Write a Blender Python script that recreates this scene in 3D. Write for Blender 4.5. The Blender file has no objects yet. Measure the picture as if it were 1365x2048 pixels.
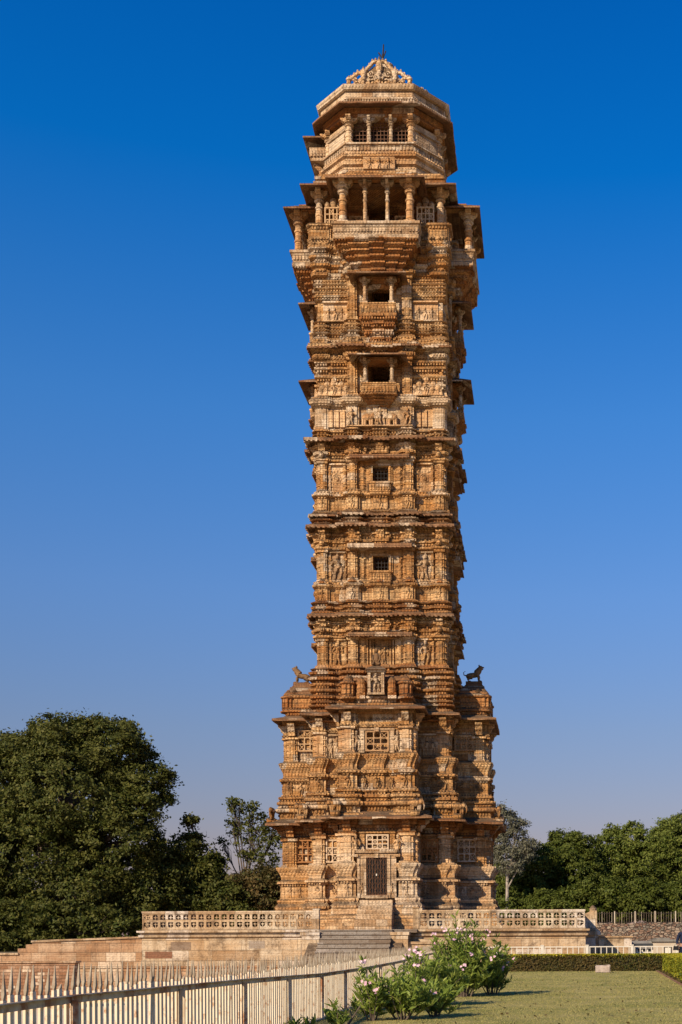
import bpy, bmesh, math, random
import numpy as np
from mathutils import Vector, Matrix
R = math.radians
random.seed(7); rng = np.random.default_rng(7)
S = bpy.context.scene
C = S.collection
# ------------------------------------------------------------ camera, sky, sun
F = 2500.0; VX, VY = 1090.0, 1870.0; EYE = 1.4; ROLL = 0.005
cd = bpy.data.cameras.new('camera'); cam = bpy.data.objects.new('camera', cd); C.objects.link(cam)
cd.sensor_fit = 'VERTICAL'; cd.sensor_height = 36; cd.lens = F/2048*36
cd.shift_x = -(VX-682.5)/2048; cd.shift_y = (VY-1024)/2048
cd.clip_start = .1; cd.clip_end = 5000
cam.location = (0, 0, EYE); cam.rotation_euler = (R(90), ROLL, 0)
S.camera = cam
SUN_EL, SUN_AZ = R(31), R(34)       # azimuth: to the left of straight behind the camera
w = bpy.data.worlds.new('World'); S.world = w; w.use_nodes = True
nt = w.node_tree; N = nt.nodes; L = nt.links; N.clear()
sky = N.new('ShaderNodeTexSky'); sky.sky_type = 'NISHITA'; sky.sun_disc = False
sky.sun_elevation = SUN_EL; sky.sun_rotation = R(180)+SUN_AZ; sky.air_density = 1.0; sky.dust_density = .6; sky.ozone_density = 2.0
bg = N.new('ShaderNodeBackground'); out = N.new('ShaderNodeOutputWorld')
bg.inputs['Strength'].default_value = .13
tc = N.new('ShaderNodeTexCoord'); sx = N.new('ShaderNodeSeparateXYZ'); rp = N.new('ShaderNodeValToRGB')
mx = N.new('ShaderNodeMix'); mx.data_type = 'RGBA'; mx.blend_type = 'MULTIPLY'; mx.inputs[0].default_value = 1
L.new(tc.outputs['Generated'], sx.inputs[0]); L.new(sx.outputs['Z'], rp.inputs[0])
e = rp.color_ramp.elements
e[0].position = 0.0; e[0].color = (.34, .23, .27, 1)
e[1].position = .66; e[1].color = (0.0, .37, .90, 1)
for p, c in ((.07, (.38, .28, .32, 1)), (.16, (.37, .37, .46, 1)), (.26, (.33, .47, .67, 1)), (.38, (.20, .52, .84, 1)), (.52, (.01, .47, .95, 1))):
    q = e.new(p); q.color = c
L.new(sky.outputs[0], mx.inputs[6]); L.new(rp.outputs[0], mx.inputs[7]); L.new(mx.outputs[2], bg.inputs[0]); L.new(bg.outputs[0], out.inputs[0])
sl = bpy.data.lights.new('sun', 'SUN'); so = bpy.data.objects.new('sun', sl); C.objects.link(so)
sl.energy = 4.7; sl.angle = R(.5); sl.color = (1, .84, .62)
so.rotation_euler = (Vector((-math.sin(SUN_AZ)*math.cos(SUN_EL), -math.cos(SUN_AZ)*math.cos(SUN_EL), math.sin(SUN_EL)))).to_track_quat('Z', 'Y').to_euler()
so.location = (-30, -30, 50)
S.view_settings.view_transform = 'Standard'; S.view_settings.look = 'None'; S.view_settings.exposure = .5; S.view_settings.gamma = 1

def PX(px, py, Y):      # point of the photograph at distance Y -> world x, z
    dx, dy = px-VX, VY-py
    x = dx+dy*ROLL; z = dy-dx*ROLL
    return x*Y/F, EYE+z*Y/F

# ------------------------------------------------------------ materials
def mat(name): 
    m = bpy.data.materials.new(name); m.use_nodes = True
    return m, m.node_tree.nodes, m.node_tree.links, m.node_tree.nodes['Principled BSDF']
def nz(N, L, vec, scale, detail=4, rough=.6):
    n = N.new('ShaderNodeTexNoise'); n.inputs['Scale'].default_value = scale; n.inputs['Detail'].default_value = detail; n.inputs['Roughness'].default_value = rough
    if vec: L.new(vec, n.inputs['Vector'])
    return n.outputs['Fac']
def mp(N, L, vec, sc):
    n = N.new('ShaderNodeMapping'); n.inputs['Scale'].default_value = sc; L.new(vec, n.inputs[0]); return n.outputs[0]
def ramp(N, L, fac, stops):
    r = N.new('ShaderNodeValToRGB'); L.new(fac, r.inputs[0]); e = r.color_ramp.elements
    e[0].position, e[0].color = stops[0][0], (*stops[0][1], 1); e[1].position, e[1].color = stops[-1][0], (*stops[-1][1], 1)
    for p, c in stops[1:-1]: q = e.new(p); q.color = (*c, 1)
    return r.outputs[0]
def g(v): return (v, v, v)
def mixc(N, L, fac, a, b, mode='MIX'):
    m = N.new('ShaderNodeMix'); m.data_type = 'RGBA'; m.blend_type = mode
    if isinstance(fac, float): m.inputs[0].default_value = fac
    else: L.new(fac, m.inputs[0])
    for v, i in ((a, 6), (b, 7)):
        if isinstance(v, tuple): m.inputs[i].default_value = (*v, 1)
        else: L.new(v, m.inputs[i])
    return m.outputs[2]
def mth(N, L, op, a, b=0.0):
    m = N.new('ShaderNodeMath'); m.operation = op
    for v, i in ((a, 0), (b, 1)):
        if isinstance(v, (int, float)): m.inputs[i].default_value = v
        else: L.new(v, m.inputs[i])
    return m.outputs[0]

def stone(name, cream=(.74, .485, .245), rust=(.52, .225, .055), dark=(.10, .06, .035), rustiness=.5, darkness=.5, block=(.62, .3), carve=1.0, white=(.66, .50, .34)):
    m, N, L, B = mat(name)
    tc = N.new('ShaderNodeTexCoord'); P = tc.outputs['Object']
    geo = N.new('ShaderNodeNewGeometry')
    big = nz(N, L, mp(N, L, P, (.35, .35, .8)), 1.0, 6, .65)
    col = ramp(N, L, big, [(.5-.26*rustiness, cream), (.66-.2*rustiness, tuple(.5*a+.5*b for a, b in zip(cream, rust))), (.82-.2*rustiness, rust)])
    # blocks
    s = N.new('ShaderNodeSeparateXYZ'); L.new(P, s.inputs[0])
    cb = N.new('ShaderNodeCombineXYZ'); L.new(mth(N, L, 'ADD', s.outputs['X'], s.outputs['Y']), cb.inputs[0]); L.new(s.outputs['Z'], cb.inputs[1])
    br = N.new('ShaderNodeTexBrick'); L.new(cb.outputs[0], br.inputs['Vector']); br.inputs['Scale'].default_value = 1; br.inputs['Brick Width'].default_value = block[0]; br.inputs['Row Height'].default_value = block[1]
    br.inputs['Color1'].default_value = (0, 0, 0, 1); br.inputs['Color2'].default_value = (1, 1, 1, 1); br.inputs['Mortar'].default_value = (.5, .5, .5, 1); br.inputs['Mortar Size'].default_value = .008
    br.inputs['Bias'].default_value = 0.0; br.offset = .43; br.squash = .8
    crs = nz(N, L, mp(N, L, P, (.22, .22, 2.6)), 1.0, 4, .7)
    col = mixc(N, L, ramp(N, L, crs, [(.5, g(0)), (.64, g(.85*min(1, rustiness+.2)))]), col, tuple(c*.8 for c in rust))
    bt = ramp(N, L, br.outputs['Color'], [(.0, (.68, .56, .46)), (.3, (.9, .84, .78)), (.7, (1.0, 1.0, 1.0)), (1, (1.12, 1.12, 1.12))])
    col = mixc(N, L, 1.0, col, bt, 'MULTIPLY')
    fresh = ramp(N, L, br.outputs['Color'], [(.80, g(0)), (.88, g(.8))])
    col = mixc(N, L, fresh, col, white)
    col = mixc(N, L, ramp(N, L, br.outputs['Fac'], [(.3, g(0)), (.9, g(.55))]), col, dark)
    # streaks and blotches
    st = nz(N, L, mp(N, L, P, (3.2, 3.2, .35)), 1.0, 5, .7)
    col = mixc(N, L, ramp(N, L, st, [(.58-.1*darkness, g(0)), (.74-.06*darkness, g(.7*darkness+.25))]), col, tuple(.55*a+.45*b for a, b in zip(dark, rust)))
    sp = nz(N, L, P, 2.3, 8, .75)
    col = mixc(N, L, ramp(N, L, sp, [(.50, g(0)), (.68, g(min(.95, darkness*1.2)))]), col, dark)
    fi = nz(N, L, P, 14, 4, .7)
    col = mixc(N, L, ramp(N, L, fi, [(.3, g(.45)), (.5, g(0)), (1, g(0))]), col, tuple(c*1.25 for c in dark))
    # lichen on ledges
    sn = N.new('ShaderNodeSeparateXYZ'); L.new(geo.outputs['Normal'], sn.inputs[0])
    up = mth(N, L, 'MULTIPLY', ramp(N, L, sn.outputs['Z'], [(.25, g(0)), (.6, g(1))]), ramp(N, L, sp, [(.3, g(.35)), (.55, g(.95))]))
    col = mixc(N, L, up, col, (.10, .065, .038))
    L.new(col, B.inputs['Base Color']); B.inputs['Roughness'].default_value = .92; B.inputs['Specular IOR Level'].default_value = .15
    vo = N.new('ShaderNodeTexVoronoi'); vo.inputs['Scale'].default_value = 8.5; L.new(mp(N, L, P, (1, 1, 1.25)), vo.inputs['Vector'])
    # carved courses: fluted, ornamented and plain bands alternate up the height
    zn = N.new('ShaderNodeTexNoise'); zn.noise_dimensions = '1D'; zn.inputs['Detail'].default_value = 0; L.new(mth(N, L, 'MULTIPLY', s.outputs['Z'], 4.3), zn.inputs['W'])
    fl = mth(N, L, 'ABSOLUTE', mth(N, L, 'SINE', mth(N, L, 'MULTIPLY', mth(N, L, 'ADD', s.outputs['X'], s.outputs['Y']), 21.0)))
    mk = ramp(N, L, zn.outputs['Fac'], [(.46, g(0)), (.5, g(1))]); mk2 = ramp(N, L, zn.outputs['Fac'], [(.36, g(1)), (.42, g(.25))])
    v2 = N.new('ShaderNodeTexVoronoi'); v2.distance = 'CHEBYCHEV'; v2.inputs['Scale'].default_value = 6.0; v2.inputs['Randomness'].default_value = .75; L.new(P, v2.inputs['Vector'])
    h = mth(N, L, 'ADD', mth(N, L, 'MULTIPLY', mth(N, L, 'MULTIPLY', vo.outputs['Distance'], mk2), -1.1*carve), mth(N, L, 'MULTIPLY', fi, .45))
    h = mth(N, L, 'ADD', h, mth(N, L, 'MULTIPLY', mth(N, L, 'MULTIPLY', fl, mk), .55*carve)); h = mth(N, L, 'SUBTRACT', h, mth(N, L, 'MULTIPLY', v2.outputs['Distance'], .5*carve))
    h = mth(N, L, 'ADD', h, mth(N, L, 'MULTIPLY', sp, .6)); h = mth(N, L, 'SUBTRACT', h, mth(N, L, 'MULTIPLY', br.outputs['Fac'], .4))
    bp = N.new('ShaderNodeBump'); bp.inputs['Strength'].default_value = 1.0; bp.inputs['Distance'].default_value = .055; L.new(h, bp.inputs['Height']); L.new(bp.outputs[0], B.inputs['Normal'])
    return m
M = {}
M['stone'] = stone('carved_sandstone', rustiness=.68, darkness=.95, carve=1.2, block=(.8, .34))
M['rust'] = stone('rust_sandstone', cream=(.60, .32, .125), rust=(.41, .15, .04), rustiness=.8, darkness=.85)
M['cream'] = stone('cream_sandstone', cream=(.62, .46, .30), rust=(.52, .29, .12), rustiness=.4, darkness=.7, carve=.6)
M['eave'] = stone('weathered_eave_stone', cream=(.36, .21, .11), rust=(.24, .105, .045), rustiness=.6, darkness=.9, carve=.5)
M['base'] = stone('pale_base_sandstone', cream=(.78, .55, .33), rust=(.62, .30, .09), rustiness=.5, darkness=.68, carve=.65, block=(1.0, .46))
M['jali'] = stone('lattice_stone', cream=(.62, .43, .25), rust=(.5, .27, .12), rustiness=.2, darkness=.15, block=(3, 3), carve=.15)
M['jalir'] = stone('orange_lattice_stone', cream=(.52, .28, .12), rust=(.42, .18, .07), rustiness=.4, darkness=.2, block=(3, 3), carve=.15)
M['wall'] = stone('platform_stone', cream=(.56, .44, .30), rust=(.50, .31, .15), rustiness=.3, darkness=.95, block=(.95, .42), carve=.12, white=(.62, .52, .42))
M['oldpatch'] = stone('red_patch_block_stone', cream=(.36, .20, .13), rust=(.30, .14, .08), rustiness=.5, darkness=.6, block=(3, 3), carve=.1)
M['greypatch'] = stone('grey_patch_block_stone', cream=(.36, .30, .24), rust=(.30, .22, .15), rustiness=.3, darkness=.6, block=(3, 3), carve=.1)
M['step'] = stone('grey_step_stone', cream=(.28, .24, .20), rust=(.22, .17, .125), rustiness=.3, darkness=.5, block=(1.3, .18), carve=.1, white=(.36, .3, .25))
M['oldwall'] = stone('old_block_wall_stone', cream=(.54, .38, .24), rust=(.42, .22, .11), rustiness=.55, darkness=.5, block=(.62, .38), carve=.2)
M['lion'] = stone('dark_lion_stone', cream=(.30, .19, .10), rust=(.20, .11, .05), rustiness=.5, darkness=.7, block=(9, 9), carve=.2)

def simple(name, a, b, scale=3, rough=.7, bump=.0, metal=0, lo=.4, hi=.65, det=5, c=None, clo=.6, chi=.7, cs=1.0):
    m, N, L, B = mat(name); tc = N.new('ShaderNodeTexCoord'); P = tc.outputs['Object']
    f = nz(N, L, P, scale, det, .65); col = ramp(N, L, f, [(lo, a), (hi, b)])
    if c: col = mixc(N, L, ramp(N, L, nz(N, L, P, cs, 5, .7), [(clo, g(0)), (chi, g(.9))]), col, c)
    L.new(col, B.inputs['Base Color']); B.inputs['Roughness'].default_value = rough; B.inputs['Metallic'].default_value = metal; B.inputs['Specular IOR Level'].default_value = .25
    if bump:
        bp = N.new('ShaderNodeBump'); bp.inputs['Strength'].default_value = .6; bp.inputs['Distance'].default_value = bump; L.new(f, bp.inputs['Height']); L.new(bp.outputs[0], B.inputs['Normal'])
    return m
M['iron'] = simple('dark_iron', (.012, .010, .009), (.03, .018, .012), 9)
M['redgrille'] = simple('red_brown_grille', (.17, .075, .035), (.10, .045, .02), 9)
M['picket'] = simple('cream_paint', (.66, .53, .36), (.72, .60, .43), 2.5, .55, c=(.38, .18, .07), clo=.54, chi=.66, cs=7)
M['pickettip'] = simple('shaded_cream_paint', (.36, .29, .2), (.22, .15, .09), 6, .6)  # spikes face another way; their shaded tone is put into the colour
M['rail'] = simple('rusty_grey_paint', (.60, .50, .36), (.46, .32, .19), 4, .7, c=(.30, .11, .04), clo=.5, chi=.6, cs=2.2)
M['whitepaint'] = simple('aged_white_paint', (.62, .56, .46), (.55, .47, .36), 3, .6)
M['plaster'] = simple('beige_plaster', (.46, .38, .28), (.38, .29, .2), 1.4, .9, .01, c=(.18, .13, .09), clo=.62, chi=.75, cs=2)
M['glass'] = simple('dusty_dark_glass', (.035, .04, .045), (.06, .06, .06), 2, .25)
M['slab'] = simple('grey_concrete_slab', (.20, .18, .15), (.13, .115, .095), 3, .9, .01)
M['bark'] = simple('brown_bark', (.085, .06, .042), (.16, .12, .09), 6, .95, .02)
M['palebark'] = simple('pale_bark', (.36, .30, .24), (.22, .18, .14), 5, .95, .02)
M['rock'] = simple('pale_pink_rock', (.44, .35, .28), (.32, .24, .19), 5, .95, .02)
M['mulch'] = simple('brown_mulch', (.14, .06, .03), (.28, .17, .10), 14, 1, .03)
M['pave'] = simple('dusty_paving', (.56, .46, .33), (.46, .36, .24), .7, .95, .01)
M['earth'] = simple('dry_earth', (.16, .12, .07), (.09, .08, .035), .5, 1, .03)
M['navy'] = simple('navy_cloth', (.008, .012, .03), (.012, .018, .045), 12, .9, .004)
M['skin'] = simple('brown_skin', (.28, .15, .09), (.33, .18, .11), 8, .6)
M['hair'] = simple('black_hair', (.008, .007, .006), (.014, .011, .01), 30, .5)
M['petal'] = simple('pink_petal', (.72, .38, .46), (.80, .55, .60), 6, .6)
def grassmat():
    m, N, L, B = mat('dry_lawn'); tc = N.new('ShaderNodeTexCoord'); P = tc.outputs['Object']
    a = nz(N, L, mp(N, L, P, (.5, .5, 1)), 1, 7, .7); b = nz(N, L, P, 26, 3, .7); c = nz(N, L, P, 5, 4, .6)
    col = ramp(N, L, a, [(.36, (.17, .175, .04)), (.5, (.31, .27, .09)), (.66, (.47, .365, .155))])
    col = mixc(N, L, ramp(N, L, c, [(.45, g(0)), (.65, g(.6))]), col, (.36, .28, .125))
    w2 = nz(N, L, mp(N, L, P, (.16, .9, 1)), 1, 5, .75); col = mixc(N, L, ramp(N, L, w2, [(.44, g(0)), (.62, g(.4))]), col, (.15, .17, .04))
    col = mixc(N, L, ramp(N, L, b, [(.35, g(.35)), (.6, g(0))]), col, (.13, .13, .035))
    L.new(col, B.inputs['Base Color']); B.inputs['Roughness'].default_value = 1; B.inputs['Specular IOR Level'].default_value = .05
    bp = N.new('ShaderNodeBump'); bp.inputs['Distance'].default_value = .04; L.new(b, bp.inputs['Height']); L.new(bp.outputs[0], B.inputs['Normal'])
    return m
M['lawn'] = grassmat()
def rubblemat():
    m, N, L, B = mat('rubble_masonry'); tc = N.new('ShaderNodeTexCoord'); P = mp(N, L, tc.outputs['Object'], (1, 1, 1.9))
    v = N.new('ShaderNodeTexVoronoi'); v.inputs['Scale'].default_value = 3.4; L.new(P, v.inputs['Vector'])
    v2 = N.new('ShaderNodeTexVoronoi'); v2.feature = 'DISTANCE_TO_EDGE'; v2.inputs['Scale'].default_value = 3.4; L.new(P, v2.inputs['Vector'])
    s = N.new('ShaderNodeSeparateColor'); L.new(v.outputs['Color'], s.inputs[0])
    col = ramp(N, L, s.outputs[0], [(0, (.15, .075, .045)), (.4, (.22, .14, .09)), (.7, (.31, .235, .165)), (1, (.12, .10, .075))])
    edge = ramp(N, L, v2.outputs['Distance'], [(.02, g(1)), (.08, g(0))])
    col = mixc(N, L, edge, col, (.07, .045, .03)); L.new(col, B.inputs['Base Color']); B.inputs['Roughness'].default_value = .95
    bp = N.new('ShaderNodeBump'); bp.inputs['Distance'].default_value = .08; L.new(ramp(N, L, v2.outputs['Distance'], [(0, g(0)), (.12, g(1))]), bp.inputs['Height']); L.new(bp.outputs[0], B.inputs['Normal'])
    return m
M['rubble'] = rubblemat()
def leafmat(name, a, b, c, trans=.25, rough=.55):
    m, N, L, B = mat(name); geo = N.new('ShaderNodeNewGeometry')
    tc = N.new('ShaderNodeTexCoord')
    col = ramp(N, L, geo.outputs['Random Per Island'], [(0, a), (.55, b), (1, c)])
    col = mixc(N, L, ramp(N, L, nz(N, L, tc.outputs['Object'], .9, 3, .5), [(.35, g(0)), (.7, g(.5))]), col, c)
    L.new(col, B.inputs['Base Color']); B.inputs['Roughness'].default_value = rough; B.inputs['Specular IOR Level'].default_value = .12
    tr = N.new('ShaderNodeBsdfTranslucent'); L.new(col, tr.inputs['Color']); ms = N.new('ShaderNodeMixShader'); ms.inputs[0].default_value = trans
    o = N['Material Output']; L.new(B.outputs[0], ms.inputs[1]); L.new(tr.outputs[0], ms.inputs[2]); L.new(ms.outputs[0], o.inputs[0])
    return m
M['leafdark'] = leafmat('dark_olive_leaves', (.028, .040, .007), (.064, .078, .014), (.13, .12, .028))
M['leafgreen'] = leafmat('mid_green_leaves', (.035, .05, .007), (.068, .09, .012), (.12, .13, .024))
M['leafpale'] = leafmat('feathery_green_leaves', (.055, .08, .012), (.11, .14, .022), (.18, .19, .04))
M['leafdry'] = leafmat('dry_brown_leaves', (.07, .05, .018), (.14, .085, .03), (.06, .07, .02))
M['leafgrey'] = leafmat('grey_green_leaves', (.07, .075, .045), (.14, .14, .09), (.2, .18, .12))
M['leafole'] = leafmat('oleander_leaves', (.07, .12, .016), (.17, .23, .035), (.30, .33, .07), .3, .45)
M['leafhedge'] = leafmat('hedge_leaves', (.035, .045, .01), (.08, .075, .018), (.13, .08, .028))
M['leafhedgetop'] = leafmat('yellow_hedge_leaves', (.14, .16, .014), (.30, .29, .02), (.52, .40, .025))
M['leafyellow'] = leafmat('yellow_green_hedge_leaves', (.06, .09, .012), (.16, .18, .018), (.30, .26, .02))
M['blade'] = leafmat('grass_blades', (.20, .21, .045), (.34, .29, .09), (.48, .38, .15), .2, .9)

# ------------------------------------------------------------ mesh helpers
class MB:
    def __init__(s): s.v = []; s.f = []; s.T = None; s.m = []
    def mark(s): s.m.append((len(s.v), len(s.f)))
    def add(s, vs, fs):
        b = len(s.v)
        s.v += [tuple(s.T @ Vector(p)) for p in vs] if s.T else [tuple(p) for p in vs]
        s.f += [tuple(b+i for i in f) for f in fs]
    def box(s, x0, x1, y0, y1, z0, z1):
        if x0 > x1: x0, x1 = x1, x0
        if y0 > y1: y0, y1 = y1, y0
        s.add([(x0,y0,z0),(x1,y0,z0),(x1,y1,z0),(x0,y1,z0),(x0,y0,z1),(x1,y0,z1),(x1,y1,z1),(x0,y1,z1)],
              [(0,3,2,1),(4,5,6,7),(0,1,5,4),(1,2,6,5),(2,3,7,6),(3,0,4,7)])
    def frus(s, a, b):      # a,b: (x0,x1,y0,y1,z)
        v = []
        for (x0,x1,y0,y1,z) in (a, b): v += [(x0,y0,z),(x1,y0,z),(x1,y1,z),(x0,y1,z)]
        s.add(v, [(0,3,2,1),(4,5,6,7),(0,1,5,4),(1,2,6,5),(2,3,7,6),(3,0,4,7)])
    def loops(s, rings, cap=True):
        n = len(rings[0]); v = [p for r in rings for p in r]; f = []
        for k in range(len(rings)-1):
            for i in range(n):
                j = (i+1) % n; f.append((k*n+i, k*n+j, (k+1)*n+j, (k+1)*n+i))
        if cap: f.append(tuple(reversed(range(n)))); f.append(tuple((len(rings)-1)*n+i for i in range(n)))
        s.add(v, f)
    def lathe(s, prof, cx, cy, n=12, rot=0):
        s.loops([[(cx+r*math.cos(rot+2*math.pi*i/n), cy+r*math.sin(rot+2*math.pi*i/n), z) for i in range(n)] for z, r in prof])
    def tube(s, pts, rad, n=6):
        pts = [Vector(p) for p in pts]; rings = []
        for i, p in enumerate(pts):
            d = (pts[min(i+1, len(pts)-1)]-pts[max(i-1, 0)]).normalized()
            a = d.cross(Vector((0, 0, 1)) if abs(d.z) < .9 else Vector((1, 0, 0))).normalized(); b = d.cross(a)
            r = rad[i] if isinstance(rad, (list, tuple)) else rad
            rings.append([tuple(p+a*r*math.cos(2*math.pi*k/n)+b*r*math.sin(2*math.pi*k/n)) for k in range(n)])
        s.loops(rings)
    def ell(s, c, r, n=8, m=5):
        rings = []
        for k in range(m+1):
            t = -math.pi/2+math.pi*k/m; t = max(-1.5, min(1.5, t))
            rings.append([(c[0]+r[0]*math.cos(t)*math.cos(2*math.pi*i/n), c[1]+r[1]*math.cos(t)*math.sin(2*math.pi*i/n), c[2]+r[2]*math.sin(t)) for i in range(n)])
        s.loops(rings)
    def build(s, name, m, parent=None, smooth=False):
        me = bpy.data.meshes.new(name); me.from_pydata(s.v, [], s.f); me.update()
        b = bmesh.new(); b.from_mesh(me); bmesh.ops.recalc_face_normals(b, faces=b.faces); b.to_mesh(me); b.free()
        if smooth:
            me.polygons.foreach_set('use_smooth', [True]*len(me.polygons))
        me.materials.append(m); o = bpy.data.objects.new(name, me); C.objects.link(o)
        if parent: o.parent = parent
        return o
def tag(o, label=None, cat=None, group=None, kind=None):
    if label: o['label'] = label
    if cat: o['category'] = cat
    if group: o['group'] = group
    if kind: o['kind'] = kind
    return o
def thing(name, label, cat, loc=(0,0,0), group=None, rz=0):
    o = bpy.data.objects.new(name, None); C.objects.link(o); o.location = loc; o.rotation_euler = (0, 0, rz); o.empty_display_size = .3
    return tag(o, label, cat, group)
def ROT(k): return Matrix.Rotation(k*math.pi/2, 4, 'Z')

# ------------------------------------------------------------ the tower
XC, YC = -7.37, 59.9
FLOOR = 1.65
tower = thing('stone_tower', 'tall nine-storey carved sandstone tower with balconies and domed top, standing on the balustraded platform', 'tower', (XC, YC, 0))
def ZD(y, d=4.85): return EYE+(1871.7-y)*(YC-d)/F       # height of photo row y on the plane d in front of the axis
def plan(segs):
    """half-face segments (x_end, dist) from the middle outwards; last x_end == last dist. 4-fold symmetric polygon, counter-clockwise."""
    half = []; px = 0
    for xe, d in segs: half.append((px, xe, d)); px = xe
    face = [(-x1, -x0, d) for x0, x1, d in reversed(half)]+half
    pts = []
    for i, (x0, x1, d) in enumerate(face):
        if i and abs(face[i-1][2]-d) < 1e-6: pts[-1] = (x1, -d); continue
        if i == 0: pts.append((x1, -d)); continue      # the corner itself comes from the previous face
        pts.append((x0, -d)); pts.append((x1, -d))
    allp = []
    for k in range(4):
        c, s = [(1,0),(0,1),(-1,0),(0,-1)][k]
        allp += [(x*c-y*s, x*s+y*c) for x, y in pts]
    return allp
def offset(poly, o):
    n = len(poly); res = []
    for i in range(n):
        a, b, c = poly[i-1], poly[i], poly[(i+1) % n]
        d1 = Vector((b[0]-a[0], b[1]-a[1])); d2 = Vector((c[0]-b[0], c[1]-b[1]))
        d1.normalize(); d2.normalize()
        n1 = Vector((d1.y, -d1.x)); n2 = Vector((d2.y, -d2.x))
        k = 1+n1.dot(n2)
        m = (n1+n2)/k if k > .05 else n1
        res.append((b[0]+m.x*o, b[1]+m.y*o))
    return res
def stack(mb, poly, zo):
    mb.loops([[(x, y, z) for x, y in offset(poly, o)] for z, o in zo])
def subdiv(poly, step):
    res = []
    for i in range(len(poly)):
        a, b = poly[i], poly[(i+1) % len(poly)]; l = math.dist(a, b); n = max(1, int(l/step))
        for k in range(n): res.append((a[0]+(b[0]-a[0])*k/n, a[1]+(b[1]-a[1])*k/n))
    return res
def dentils(mb, poly, off, z0, z1, pitch=.17, fill=.55, dep=.06, jit=.0):
    P = offset(poly, off); n = len(P)
    for i in range(n):
        a = Vector(P[i]); b = Vector(P[(i+1) % n]); l = (b-a).length
        if l < pitch*1.2: continue
        if a.y > 2.5 and b.y > 2.5: continue
        d = (b-a)/l; nn = Vector((d.y, -d.x)); k = int(l/pitch); st = l/k
        for j in range(k):
            c0 = a+d*(st*(j+.5-fill/2)); c1 = a+d*(st*(j+.5+fill/2)); e = dep*random.uniform(.7, 1.15)
            q = [c0-nn*.03, c1-nn*.03, c1+nn*e, c0+nn*e]
            if random.random() < .05: continue
            zz = random.uniform(-jit, jit)
            mb.add([(p.x, p.y, z0+zz) for p in q]+[(p.x, p.y, z1+zz) for p in q], [(0,3,2,1),(4,5,6,7),(0,1,5,4),(1,2,6,5),(2,3,7,6),(3,0,4,7)])
def eave(mb, poly, z, out, drop, th, inner=-.15, rise=.1, jit=.02):
    """sloping stone chhajja with a worn, slightly uneven edge"""
    base = subdiv(poly, .35); 
    J = [(random.uniform(-jit, jit), random.uniform(-jit*1.2, jit*.6)) for _ in range(len(base))]
    def ring(o, zz, j):
        q = subdiv(offset(poly, o), 1e9); Q = []
        # same subdivision fractions as base
        for i in range(len(poly)):
            a0, b0 = poly[i], poly[(i+1) % len(poly)]; n = max(1, int(math.dist(a0, b0)/.35)); a, b = q[i], q[(i+1) % len(poly)]
            for k in range(n): Q.append((a[0]+(b[0]-a[0])*k/n, a[1]+(b[1]-a[1])*k/n))
        return [(x+J[i][0]*j, y+J[i][0]*j, zz+J[i][1]*j) for i, (x, y) in enumerate(Q)]
    mb.loops([ring(inner, z-.02, 0), ring(0, z-.02, 0), ring(out*.92, z-drop-.01, 1), ring(out, z-drop, 1), ring(out*.99, z-drop+th, 1), ring(out*.55, z-drop*.5+th+.03, .7), ring(.02, z+th+rise, 0), ring(inner, z+th+rise, 0)])

def cap(mb, a, b, r0, r1, n=7):
    mb.tube([a, Vector(a)*.5+Vector(b)*.5, b], [r0, (r0+r1)*.52, r1], n)
    mb.ell(a, (r0*1.02,)*3, 7, 4); mb.ell(b, (r1*1.02,)*3, 7, 4)
def figure(mb, x, d, z, h, seed=0, arms=2, wide=1.0):
    """a standing carved deity in high relief, feet at z, height h"""
    r = random.Random(seed); s = h/1.0; y = -d; sw = r.choice((-1, 1))*.05*s
    P = lambda a, b, c: (x+a*s*wide, y-b*s, z+c*s)
    for q in (-1, 1):
        kn = P(q*.07+sw/s*1.2*(q > 0), .07+.02*q, .26)
        cap(mb, P(q*.08, .05, .04), kn, .035*s, .045*s); cap(mb, kn, P(q*.06+sw/s, .05, .47), .05*s, .075*s)
        mb.ell(P(q*.09, .08, .02), (.04*s, .06*s, .02*s), 6, 4)
    mb.ell(P(sw/s, .05, .48), (.125*s*wide, .08*s, .09*s)); 
    mb.tube([P(sw/s, .05, .46), P(sw/s*.3, .06, .57), P(-sw/s*.4, .07, .69), P(-sw/s*.4, .06, .77)], [.10*s*wide, .075*s, .115*s*wide, .06*s], 9)
    mb.ell(P(-sw/s*.2, .08, .86), (.062*s, .065*s, .075*s)); mb.lathe([(z+.9*s, .075*s), (z+.95*s, .06*s), (z+1.03*s, .02*s)], x-sw*.2, y-.07*s, 8)
    for q in (-1, 1):
        for k in range(arms//2):
            el = P(q*(.21+.03*k), .06, .58+.12*k+r.uniform(-.05, .05)); hd = P(q*r.uniform(.10, .3), .11, r.uniform(.45, .6)+.28*k)
            cap(mb, P(q*.11-sw/s*.4, .05, .72), el, .042*s, .034*s, 6); cap(mb, el, hd, .034*s, .026*s, 6)
def elephant(mb, x, d, z, s, q=1):
    y = -d
    mb.ell((x, y-.10*s, z+.62*s), (.42*s, .20*s, .28*s), 9, 6); mb.ell((x+q*.42*s, y-.14*s, z+.70*s), (.19*s, .17*s, .22*s), 8, 5)
    mb.tube([(x+q*.55*s, y-.16*s, z+.68*s), (x+q*.64*s, y-.18*s, z+.4*s), (x+q*.58*s, y-.18*s, z+.12*s)], [.1*s, .06*s, .035*s], 6)
    for a in (-.3, -.16, .2, .33): mb.tube([(x+a*s*q, y-.10*s, z+.5*s), (x+a*s*q, y-.12*s, z)], [.10*s, .075*s], 6)
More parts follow.
